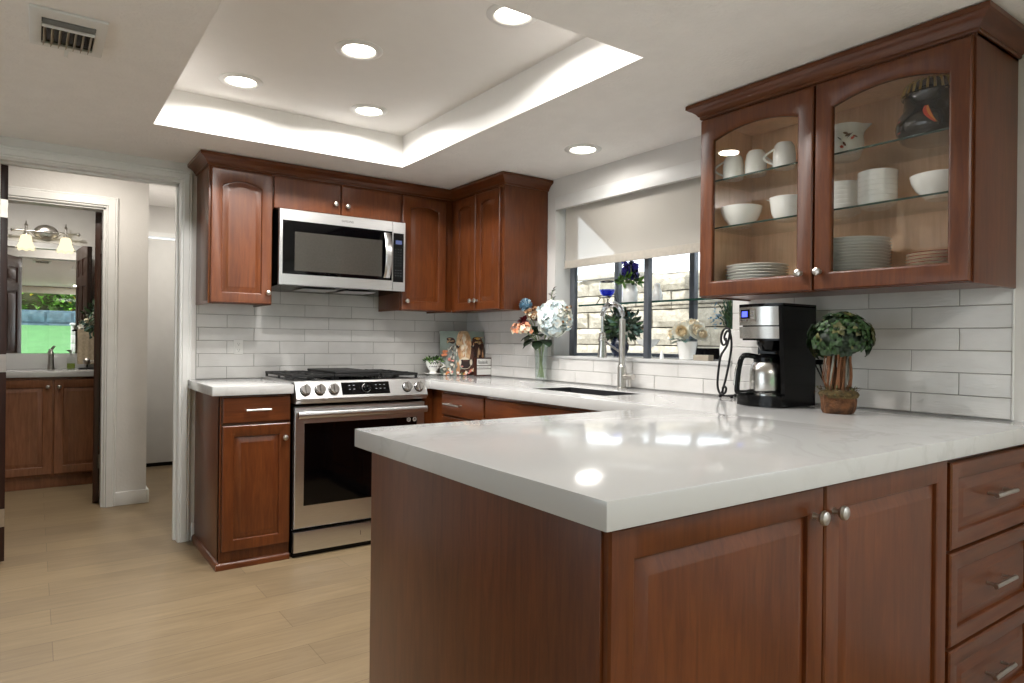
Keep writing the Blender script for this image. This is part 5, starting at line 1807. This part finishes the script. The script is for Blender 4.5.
TXc, TYc = -0.288, -2.926
t = thing('topiary', 'small green topiary tree with twig trunk in a bark pot', 'topiary', (TXc, TYc, CTOP))
m = MB()
rb = random.Random(9)
n = 22
prof = [(.048, .0005), (.053, .01), (.055, .03), (.056, .045), (.057, .055), (.060, .066)]
rings = []
for r, z in prof:
    rings.append([(TXc + (r + .014 * noise.noise(Vector((math.cos(2 * PI * k / n) * 2, math.sin(2 * PI * k / n) * 2, z * 25)))) * math.cos(2 * PI * k / n) * 1.05, TYc + (r + .014 * noise.noise(Vector((math.cos(2 * PI * k / n) * 2, math.sin(2 * PI * k / n) * 2, z * 25 + 9)))) * math.sin(2 * PI * k / n), CTOP + z + (.008 * noise.noise(Vector((k * .7, 1, 2))) if z > .05 else 0)) for k in range(n)])
m.loft(rings, True, True, True)
m.build('bark_pot', M_BARK, t)
m = MB().use(M_MOSS).lathe([(.06, .055), (.066, .066), (.06, .076), (.04, .082), (.001, .084)], (TXc, TYc, CTOP), 22)
for k in range(240):
    a = rb.uniform(0, 2 * PI); r = rb.uniform(.02, .066)
    m.use(rb.choice([M_MOSS, M_MOSS, M_BARK, M_LEAFO]))
    m.leaf((TXc + r * math.cos(a), TYc + r * math.sin(a), CTOP + .066 + rb.uniform(0, .018)), (rb.uniform(-1, 1), rb.uniform(-1, 1), rb.uniform(-.3, .8)), (0, 0, 1), .022, .005, .3)
m.build('moss', None, t, recalc=False)
m = MB()
for k in range(30):
    a = 2 * PI * k / 30 + rb.uniform(-.2, .2)
    r = .034 if k % 3 else .017
    p = []
    for j in range(7):
        s_ = j / 6
        p.append(Vector((TXc + (r + .006 * math.sin(4 * s_ + k)) * math.cos(a + .5 * s_), TYc + (r + .006 * math.sin(5 * s_ + k * 2)) * math.sin(a + .5 * s_), CTOP + .07 + .18 * s_)))
    m.use(rb.choice([M_TWIG, M_TWIG, M_BARK, M_GREYSP])).tube(p, rb.uniform(.0028, .0048), 6)
for k in range(8):
    a = rb.uniform(0, 6.3)
    m.use(M_TWIG).tube([(TXc + .035 * math.cos(a), TYc + .035 * math.sin(a), CTOP + .075), (TXc + .052 * math.cos(a), TYc + .052 * math.sin(a), CTOP + .12), (TXc + .042 * math.cos(a + .2), TYc + .042 * math.sin(a + .2), CTOP + .22)], .0014, 5)
m.build('trunk', None, t)
m = MB()
tc = (TXc, TYc - .004, CTOP + .254)
m.use(M_LEAFD).ball((tc[0], tc[1], tc[2]), .078, 16, 10, (1, 1, .72))
tm = [M_LEAFD, M_LEAF, M_LEAF, M_LEAFO, M_LEAFD, M_LEAF]
k = 0
while k < 120:
    d = Vector((rb.gauss(0, 1), rb.gauss(0, 1), rb.gauss(.15, .9))).normalized()
    if d.z < -.55: continue
    k += 1
    p = Vector(tc) + Vector((d.x * .090, d.y * .090, d.z * .078)) * rb.uniform(.86, 1.10)
    x = d.orthogonal().normalized(); y = d.cross(x)
    mt = rb.choice(tm)
    for j in range(9):
        a = j * 2.4
        o = x * math.cos(a) + y * math.sin(a)
        m.use(mt if rb.random() < .75 else rb.choice(tm))
        m.leaf(p + o * .004, o + d * (.35 + .16 * j), d, .026 - .0011 * j, .022 - .001 * j, .8)
m.build('foliage', None, t, recalc=False)

# ================================================================== dishes in the glass cabinet
BZ = UZ0 + 0.0178
S1, S2 = 1.6262, 1.8202
def plate_mesh(r, h, mats):
    m = MB().use(mats[0]).lathe([(.001, .0005), (r * .55, .0005), (r * .6, .0), (r * .64, .003), (r * .97, h), (r, h + .001), (r * .97, h + .003), (r * .62, .006), (r * .55, .004), (.001, .004)], (0, 0, 0), 40)
    if len(mats) > 1:
        m.use(mats[1]).lathe([(r * .985, h + .0028), (r * 1.003, h + .0014), (r * .99, h + .0036), (r * .95, h + .0032)], (0, 0, 0), 40)
    return m
M_PLRED = simple('cream_plate_red_rim', '8e2f20', 0.2, vary=0.1)
ordn = ['lowest', 'second', 'third', 'fourth', 'fifth', 'sixth', 'seventh', 'eighth', 'ninth', 'tenth', 'eleventh', 'twelfth', 'thirteenth', 'fourteenth', 'fifteenth']
def stack(kind, builder, x, y, z, n, dz, where, noun, cat, group):
    first = None
    for k in range(n):
        w = 'topmost' if k == n - 1 else ordn[k]
        lab = (f'{w} {noun} ' + ('up ' if 0 < k < n - 1 else '') + f'in {where}')
        if first is None:
            o = builder().build(kind, None, None)
            tag(o, lab, cat, group)
            o.location = (x, y, z)
            first = o
        else:
            o = first.copy()
            COL.objects.link(o)
            o.location = (x + R.uniform(-.001, .001), y + R.uniform(-.001, .001), z + dz * k)
            o['label'] = lab
stack('dinner_plate', lambda: plate_mesh(.122, .008, [M_PORC]), -.166, -2.512, BZ, 10, .0115, 'the low white plate stack behind the window-side glass door', 'white dinner plate', 'plate', 'white plates in the low stack')
stack('dinner_plate', lambda: plate_mesh(.124, .0075, [M_PORC]), -.166, -2.905, BZ, 16, .0107, 'the tall white plate stack', 'white dinner plate', 'plate', 'white plates in the tall stack')
stack('salad_plate', lambda: plate_mesh(.108, .008, [M_CREAM, M_PLRED]), -.168, -3.205, BZ, 9, .0105, 'the red rimmed plate stack', 'cream plate with red rim', 'plate', 'red rimmed plates')
def cupbowl(r, h):
    return MB().use(M_PORC).lathe([(.001, .001), (r * .62, .001), (r * .68, .004), (r * .93, h * .35), (r, h * .75), (r, h), (r * .97, h + .0015), (r * .94, h), (r * .92, h * .6), (r * .8, h * .25), (.001, h * .15)], (0, 0, 0), 36)
stack('ramekin', lambda: cupbowl(.063, .042), -.165, -2.990, S1, 6, .0175, 'the stack of ribbed white bowls on the middle shelf', 'small white bowl', 'bowl', 'nested small white bowls')
stack('ramekin', lambda: cupbowl(.068, .040), -.115, -2.838, S1, 6, .0165, 'the bowl stack half hidden by the middle door stile', 'small white bowl', 'bowl', 'nested bowls behind the door stile')
def bowl(x, y, z, r, h, label):
    o = MB().lathe([(.001, .001), (r * .42, .001), (r * .46, .0), (r * .5, .004), (r * .8, h * .42), (r * .95, h * .75), (r, h), (r * .985, h + .001), (r * .96, h), (r * .9, h * .72), (r * .75, h * .42), (r * .4, .009), (.001, .008)], (0, 0, 0), 40).build('bowl', M_PORC)
    o.location = (x, y, z)
    return tag(o, label, 'bowl')
bowl(-.212, -2.468, S1, .082, .082, 'single white bowl on the middle shelf near the window')
bowl(-.175, -3.196, S1, .088, .078, 'white flared bowl at the wall end of the middle shelf')
t = thing('serving_cup', 'white lipped serving cup beside the single bowl', 'cup', (-.20, -2.668, S1))
MB().lathe([(.001, .001), (.040, .001), (.044, .004), (.058, .03), (.062, .06), (.066, .085), (.068, .09), (.064, .09), (.058, .06), (.05, .03), (.001, .012)], (-.20, -2.668, S1), 32).build('cup', M_PORC, t)
MB().leaf(Vector((-.20, -2.668, S1)) + Vector((-.02, .057, .086)), (-.2, 1, .15), (0, 0, 1), .022, .03, -.3).build('lip', M_PORC, t, recalc=False)
def mug(x, y, ang, label):
    t = thing('mug', label, 'mug', (x, y, S2), ang, 'upside-down white mugs')
    MB().lathe([(.036, .0), (.0385, .0), (.041, .01), (.041, .055), (.036, .085), (.028, .097), (.026, .097), (.024, .095), (.001, .095)], (0, 0, 0), 32).build('body', M_PORC, t, world=False)
    P = [Vector((.036 + .038 * math.sin(PI * k / 12) * (1.1 - .3 * k / 12), 0, .018 + .058 * k / 12)) for k in range(13)]
    MB().tube(P, .0042, 8).build('handle', M_PORC, t, world=False)
    return t
mug(-.245, -2.452, 2.2, 'upside-down white mug nearest the window on the top shelf')
mug(-.235, -2.550, -.6, 'middle upside-down white mug on the top shelf, handle hidden')
mug(-.245, -2.680, 2.2, 'upside-down white mug with handle by the door stile on the top shelf')
c = Vector((-.17, -2.876, S2))
t = thing('cream_pitcher', 'white pitcher painted with brown and red leaves on the top shelf', 'pitcher', c)
m = MB()
rg = []
for r_, z_ in [(.001, .001), (.042, .001), (.046, .004), (.060, .035), (.062, .06), (.056, .09), (.053, .105), (.056, .124), (.052, .124), (.049, .105), (.056, .06), (.001, .02)]:
    row_ = []
    for k in range(40):
        a_ = 2 * PI * k / 40
        da = (a_ - 5.35 + PI) % (2 * PI) - PI
        q_ = 0.032 * math.exp(-(da / .34) ** 2) * max(0, (z_ - .088) / .036) if z_ > .088 else 0
        row_.append(c + Vector(((r_ + q_) * math.cos(a_), (r_ + q_) * math.sin(a_), z_ + q_ * .12)))
    rg.append(row_)
m.loft(rg, True)
m.build('body', M_PORC, t)
P = [c + Vector((math.cos(2.2) * (.052 + .04 * math.sin(PI * k / 10)), math.sin(2.2) * (.052 + .04 * math.sin(PI * k / 10)), .10 - .065 * k / 10)) for k in range(11)]
MB().tube(P, .0045, 8).build('handle', M_PORC, t)
m = MB()
def decal(m, mat, a, z, d, L, w, rad):
    p = c + Vector((rad * math.cos(a), rad * math.sin(a), z))
    m.use(mat).leaf(p, (-math.sin(a) * d[0], math.cos(a) * d[0], d[1]), (math.cos(a), math.sin(a), 0), L, w, 0)
for a, z, d, L, w, mt in ((3.6, .072, (1, .4), .022, .009, M_BARK), (3.8, .08, (-1, .3), .02, .009, M_BARK), (3.5, .055, (.6, -1), .022, .008, M_BARK), (3.9, .06, (.7, .6), .018, .009, M_RED), (3.35, .04, (1, -.5), .016, .010, M_RED), (4.0, .075, (1, -.4), .02, .006, M_BARK), (3.7, .065, (1, 1), .03, .003, M_INK), (3.45, .06, (-1, 1), .02, .004, M_INK)):
    decal(m, mt, a, z, d, L, w, .0635)
m.build('leaf_print', None, t, recalc=False)
c = Vector((-.168, -3.165, S2))
t = thing('cookie_jar', 'large black lidded jar with a red pepper design and mustard striped lid', 'jar', c)
m = MB().use(M_BLK).lathe([(.001, .001), (.078, .001), (.088, .006), (.104, .035), (.106, .055), (.098, .085), (.084, .105), (.080, .14), (.083, .150), (.001, .150)], c, 40)
m.build('body', None, t)
m = MB().use(M_BLK).lathe([(.088, .150), (.088, .155), (.078, .185), (.06, .197), (.02, .203), (.018, .212), (.001, .213)], c, 40)
m.use(M_YEL)
for k in range(26):
    a = 2 * PI * k / 26
    m.tube([c + Vector((.0875 * math.cos(a), .0875 * math.sin(a), .155)), c + Vector((.079 * math.cos(a), .079 * math.sin(a), .184)), c + Vector((.066 * math.cos(a), .066 * math.sin(a), .1945))], .0042, 6)
m.build('lid', None, t)
m = MB()
def jar_r(z):
    P = [(.006, .088), (.035, .104), (.055, .106), (.085, .098), (.105, .084), (.14, .080)]
    for (a, b), (c2, d2) in zip(P, P[1:]):
        if z <= c2: return b + (d2 - b) * (z - a) / (c2 - a)
    return .08
for mt, off, dw in ((M_RED, .0018, 0.0), (M_ORANGE, .0026, .045)):
    top, bot = [], []
    for k in range(13):
        s_ = k / 12
        z = .098 - .062 * s_
        a = 3.36 + .12 * (s_ ** 2) * 2.2 + (dw if mt is M_ORANGE else 0)
        w = (.10 if mt is M_RED else .035) * math.sin(PI * min(1, s_ * .85 + .15)) ** .8 + .004
        r = jar_r(z) + off
        top.append(c + Vector((r * math.cos(a - w), r * math.sin(a - w), z)))
        bot.append(c + Vector((r * math.cos(a + w), r * math.sin(a + w), z)))
    m.use(mt).loft([top, bot], False)
r = jar_r(.03) + .0015
m.use(M_RED).loft([[c + Vector((r * math.cos(a), r * math.sin(a), z)) for a in (2.30, 2.40, 2.50)] for z in (.03, .05, .07)], False)
m.build('pepper_design', None, t, recalc=False)

# ================================================================== doors of the hall
def hinged_door(name, label, hinge, ang, w, h, t_, mat, stile=.11):
    """door leaf from its hinge corner; ang is the direction of the leaf in plan"""
    d = thing(name, label, 'door', (hinge[0], hinge[1], 0.012), ang)
    struct(d)
    m = MB()
    m.box(0, w, 0, t_, 0, h)
    m = MB()
    xs = [0, stile, w / 2 - .045, w / 2 + .045, w - stile, w]
    zs = [0, .22, .80, .95, 1.62, 1.72, h - .12, h]
    fld = lambda x, z: not ((xs[1] < x < xs[2] or xs[3] < x < xs[4]) and (zs[1] < z < zs[2] or zs[3] < z < zs[4] or zs[5] < z < zs[6]))
    m.bm(cells(xs, zs, fld, 0.0, t_, PY, .003))
    for a, b in ((xs[1], xs[2]), (xs[3], xs[4])):
        for e, f in ((zs[1], zs[2]), (zs[3], zs[4]), (zs[5], zs[6])):
            m.box(a - .002, b + .002, t_ * .25, t_ * .75, e - .002, f + .002)
            m.box(a + .03, b - .03, t_ * .12, t_ * .88, e + .03, f - .03, .006)
    m.build('leaf', mat, d, world=False)
    return d
d1 = hinged_door('door_1', 'dark brown panel door standing open at the kitchen doorway', (-2.678, 0.080), math.radians(110), .80, 2.0, .040, M_DARKDOOR)
for z in (.22, 1.0, 1.78):
    MB().box(-.0025, 0, .002, .036, z - .045, z + .045).build('hinge', M_NICKEL, d1, world=False)
d2 = hinged_door('door_2', 'dark brown panel door standing open inside the bathroom', (-2.191, 1.262), math.radians(85.5), .72, 2.0, .038, M_WARMDOOR)
for z in (.28, 1.76):
    m = MB().box(-.004, .028, -.003, 0, z - .045, z + .045).tube([(-.006, .0, z - .047), (-.006, .0, z + .047)], .006, 8)
    m.build('hinge', M_NICKEL, d2, world=False)
m = MB().tube([(.655, .038, .95), (.655, .08, .95)], .009, 10)
m.ball((.655, .095, .95), .026, 14, 9)
m.build('door_knob', M_NICKEL, d2, world=False)

# ================================================================== bathroom
t = thing('vanity_cabinet', 'brown bathroom vanity cabinet with two raised panel doors', 'cabinet', (-2.5, 2.28, 0))
m = MB().box(-2.96, -2.06, 2.012, 2.555, .085, .842, .002).box(-2.96, -2.06, 2.03, 2.555, 0, .09)
m.build('cabinet_box', M_VANITY, t)
FV = front('y', 2.012, -1)
for a, b, k in ((-2.835, -2.447, -2.477), (-2.437, -2.066, -2.405)):
    m = MB(); panel_door(m, FV, a, b, .105, .822, .02, .06); d = m.build('door', M_VANITY, t)
    knob(FV, k, .768, .02, d, .014)
t = thing('vanity_countertop', 'white vanity countertop with a low backsplash', 'countertop', (-2.5, 2.27, .842))
m = MB().box(-2.98, -2.045, 1.975, 2.555, .8425, .885, .003).box(-2.98, -2.045, 2.54, 2.557, .885, 1.008, .002)
m.build('slab', M_QUARTZ, t)
t = thing('bathroom_mirror', 'wide frameless mirror above the bathroom vanity', 'mirror', (-2.5, 2.556, 1.01))
m = MB().box(-2.98, -2.06, 2.5525, 2.558, 1.010, 1.915)
m.build('glass', M_MIRROR, t, smooth=False)
c = Vector((-2.452, 2.40, .8852))
t = thing('vanity_faucet', 'brushed nickel single handle faucet on the bathroom vanity', 'faucet', c)
MB().lathe([(.027, 0), (.026, .006), (.021, .05), (.020, .12), (.017, .14), (.001, .146)], c, 20, cap0=True).build('body', M_NICKEL, t)
MB().tube([c + Vector((0, 0, .12)), c + Vector((0, -.05, .15)), c + Vector((0, -.10, .145)), c + Vector((0, -.12, .12))], [.012, .012, .011, .010], 12).build('spout', M_NICKEL, t)
MB().tube([c + Vector((0, 0, .145)), c + Vector((.02, .01, .18)), c + Vector((.028, .015, .185))], [.008, .006, .004], 8).build('handle', M_NICKEL, t)
c = Vector((-2.315, 2.44, .8852))
t = thing('soap_dispenser', 'clear soap bottle with green soap on the vanity', 'soap bottle', c)
MB().lathe([(.001, .001), (.026, .001), (.028, .005), (.028, .045), (.001, .045)], c, 20).build('soap', M_SOAP, t)
MB().lathe([(.0285, .001), (.0295, .005), (.0295, .085), (.012, .10), (.012, .11), (.001, .11)], c, 20).build('bottle', M_GLASS, t)
m = MB().tube([c + Vector((0, 0, .11)), c + Vector((0, 0, .15))], .004, 8).tube([c + Vector((0, 0, .148)), c + Vector((-.02, -.03, .146))], .005, 8)
m.build('pump', M_NICKEL, t)
c = Vector((-2.205, 2.40, .8852))
t = thing('towel_stand', 'black counter towel stand on the bathroom vanity', 'towel stand', c)
m = MB().lathe([(.06, .0), (.06, .008), (.01, .012), (.001, .012)], c, 20, cap0=True).tube([c + Vector((0, 0, .01)), c + Vector((0, 0, .325))], .006, 10).tube([c + Vector((-.085, 0, .318)), c + Vector((.085, 0, .318))], .006, 10)
m.ball(c + Vector((-.085, 0, .318)), .010, 8, 6).ball(c + Vector((.085, 0, .318)), .010, 8, 6).ball(c + Vector((0, 0, .332)), .012, 8, 6)
m.build('stand', M_IRON, t)
t = thing('hand_towel', 'beige hand towel hanging over the black stand', 'towel', c + Vector((0, 0, .04)))
m = MB()
pr = []
for k in range(9):
    a = PI * k / 8
    pr.append((-.0105 * math.cos(a) - .0, .318 + .0105 * math.sin(a)))
prof = [(-.014, .04), (-.0125, .18)] + pr + [(.0125, .18), (.014, .07)]
rg = []
for k in range(17):
    x = -.07 + .14 * k / 16
    rp = .004 * math.sin(k * 1.3)
    rg.append([c + Vector((x, y + (rp if z < .3 else rp * .2), z)) for y, z in prof] + [c + Vector((x, y * .55 + (rp if z < .3 else rp * .2), z - (.004 if z > .31 else 0))) for y, z in reversed(prof)])
m.loft(rg, True, True, True)
m.build('cloth', M_BEIGE, t)
c = Vector((-2.118, 2.22, .8852))
t = thing('flower_vase', 'dark vase of cream flowers on the vanity behind the open door', 'potted flowers', c)
MB().lathe([(.001, .001), (.035, .001), (.045, .06), (.04, .16), (.028, .22), (.033, .24), (.028, .24), (.001, .22)], c, 24).build('vase', M_NAVY, t)
m = MB()
leaf_ball(m, c + Vector((-.02, 0, .40)), (.09, .09, .16), 160, [M_LEAF, M_LEAFD, M_LEAFB], .055, .022, R, -.9, .7)
m.build('foliage', None, t, recalc=False)
for k in range(16):
    q = c + Vector((-.03 + R.gauss(0, .05), R.gauss(-.02, .05), .40 + R.gauss(0, .09)))
    m = MB()
    for j in range(5):
        floret(m, q, (R.gauss(-.3, 1), R.gauss(-.5, 1), R.gauss(0, 1)), .024, [M_PETC, M_PETW])
    m.build('blossom', None, t, recalc=False)
# vanity light
c = Vector((-2.492, 2.5575, 2.0))
t = thing('vanity_light', 'brushed nickel vanity light with two lit bell shades', 'wall light', c)
m = MB()
rg = []
for r_, h_ in ((.085, 0.0), (.085, .010), (.075, .018), (.045, .026), (.001, .028)):
    rg.append([c + Vector((r_ * math.cos(2 * PI * k / 28), -h_, r_ * .75 * math.sin(2 * PI * k / 28))) for k in range(28)])
m.loft(rg, True, False, True)
m.build('backplate', M_NICKEL, t)
m = MB()
yb = 2.465
m.tube([(c.x - .215, yb, c.z - .005), (c.x + .215, yb, c.z - .005)], .008, 10)
m.tube([(c.x, 2.535, c.z), (c.x, yb, c.z - .005)], .010, 10)
for s_ in (-1, 1):
    m.ball((c.x + s_ * .22, yb, c.z - .005), .014, 10, 7)
    m.tube([(c.x + s_ * k_, yb - .002, z_) for k_, z_ in ((.10, c.z - .01), (.075, c.z - .04), (.035, c.z - .055), (.0, c.z - .035))], .006, 8)
m.build('bar', M_NICKEL, t)
for s_ in (-1, 1):
    x = c.x + s_ * .133
    m = MB().tube([(x, yb, c.z - .03), (x, yb, c.z + .035)], .010, 10)
    m.lathe([(.010, .03), (.014, .038), (.006, .05), (.004, .07), (.001, .076)], (x, yb, c.z), 12)
    m.lathe([(.001, -.028), (.020, -.028), (.022, -.045), (.001, -.045)], (x, yb, c.z), 16)
    h = m.build('holder', M_NICKEL, t)
    prof = [(.022, -.038), (.034, -.046), (.040, -.066), (.043, -.090), (.051, -.116), (.062, -.136), (.066, -.141), (.061, -.138), (.048, -.116), (.039, -.090), (.036, -.066), (.020, -.042)]
    m = MB()
    n = 32
    rg = []
    for r_, z_ in prof:
        rg.append([(x + r_ * (1 + (.05 if z_ < -.125 else 0) * math.cos(8 * 2 * PI * k / n)) * math.cos(2 * PI * k / n), yb + r_ * math.sin(2 * PI * k / n), c.z + z_ - (.006 * math.cos(8 * 2 * PI * k / n) if z_ < -.125 else 0)) for k in range(n)])
    m.loft(rg, True)
    m.build('glass_shade', M_SHADE, t)
t = thing('ceiling_light', 'added recessed fill light in the closet passage, unseen', 'ceiling light', (-1.57, 1.75, HZ - .001))  # lamp added to brighten the closet door
MB().lathe([(0.063, -0.0005), (0.0635, -0.004), (0.070, -0.008), (0.092, -0.0045), (0.095, 0.0)], (0, 0, 0), 32).build('trim_ring', M_WHITE, t, world=False)
MB().lathe([(0.0005, -0.0025), (0.064, -0.0025)], (0, 0, 0), 32).build('lens', M_LENS, t, world=False)
ld = bpy.data.lights.new('downlight', 'AREA')
ld.shape = 'DISK'; ld.size = .11; ld.energy = DOWNLIGHT_W * .6; ld.color = (1, .95, .88)
lo = bpy.data.objects.new('downlight', ld)
COL.objects.link(lo)
lo.location = (-1.57, 1.75, HZ - .011)
t = thing('ceiling_light', 'added recessed fill light in the bathroom, unseen', 'ceiling light', (-2.6, 1.8, HZ - .001))  # invented fitting that gives the bathroom its light
MB().lathe([(0.063, -0.0005), (0.0635, -0.004), (0.070, -0.008), (0.092, -0.0045), (0.095, 0.0)], (0, 0, 0), 32).build('trim_ring', M_WHITE, t, world=False)
MB().lathe([(0.0005, -0.0025), (0.064, -0.0025)], (0, 0, 0), 32).build('lens', M_LENS, t, world=False)
ld = bpy.data.lights.new('downlight', 'AREA')
ld.shape = 'DISK'; ld.size = .11; ld.energy = DOWNLIGHT_W * .6; ld.color = (1, .95, .88)
lo = bpy.data.objects.new('downlight', ld)
COL.objects.link(lo)
lo.location = (-2.6, 1.8, HZ - .011)
# added lamp filling the hall with light (above the doorway, out of sight)
t = thing('ceiling_light', 'added recessed fill light in the hall behind the doorway', 'ceiling light', (-2.3, .62, HZ - .001))
MB().lathe([(0.063, -0.0005), (0.0635, -0.004), (0.070, -0.008), (0.092, -0.0045), (0.095, -0.0015), (0.095, 0.0005)], (0, 0, 0), 32).build('trim_ring', M_WHITE, t, world=False)
MB().lathe([(0.0005, -0.0025), (0.064, -0.0025)], (0, 0, 0), 32).build('lens', M_LENS, t, world=False)
ld = bpy.data.lights.new('downlight', 'AREA')
ld.shape = 'DISK'; ld.size = .11; ld.energy = DOWNLIGHT_W * .6; ld.color = (1, .92, .82)
lo = bpy.data.objects.new('downlight', ld)
COL.objects.link(lo)
lo.location = (-2.3, .62, HZ - .011)
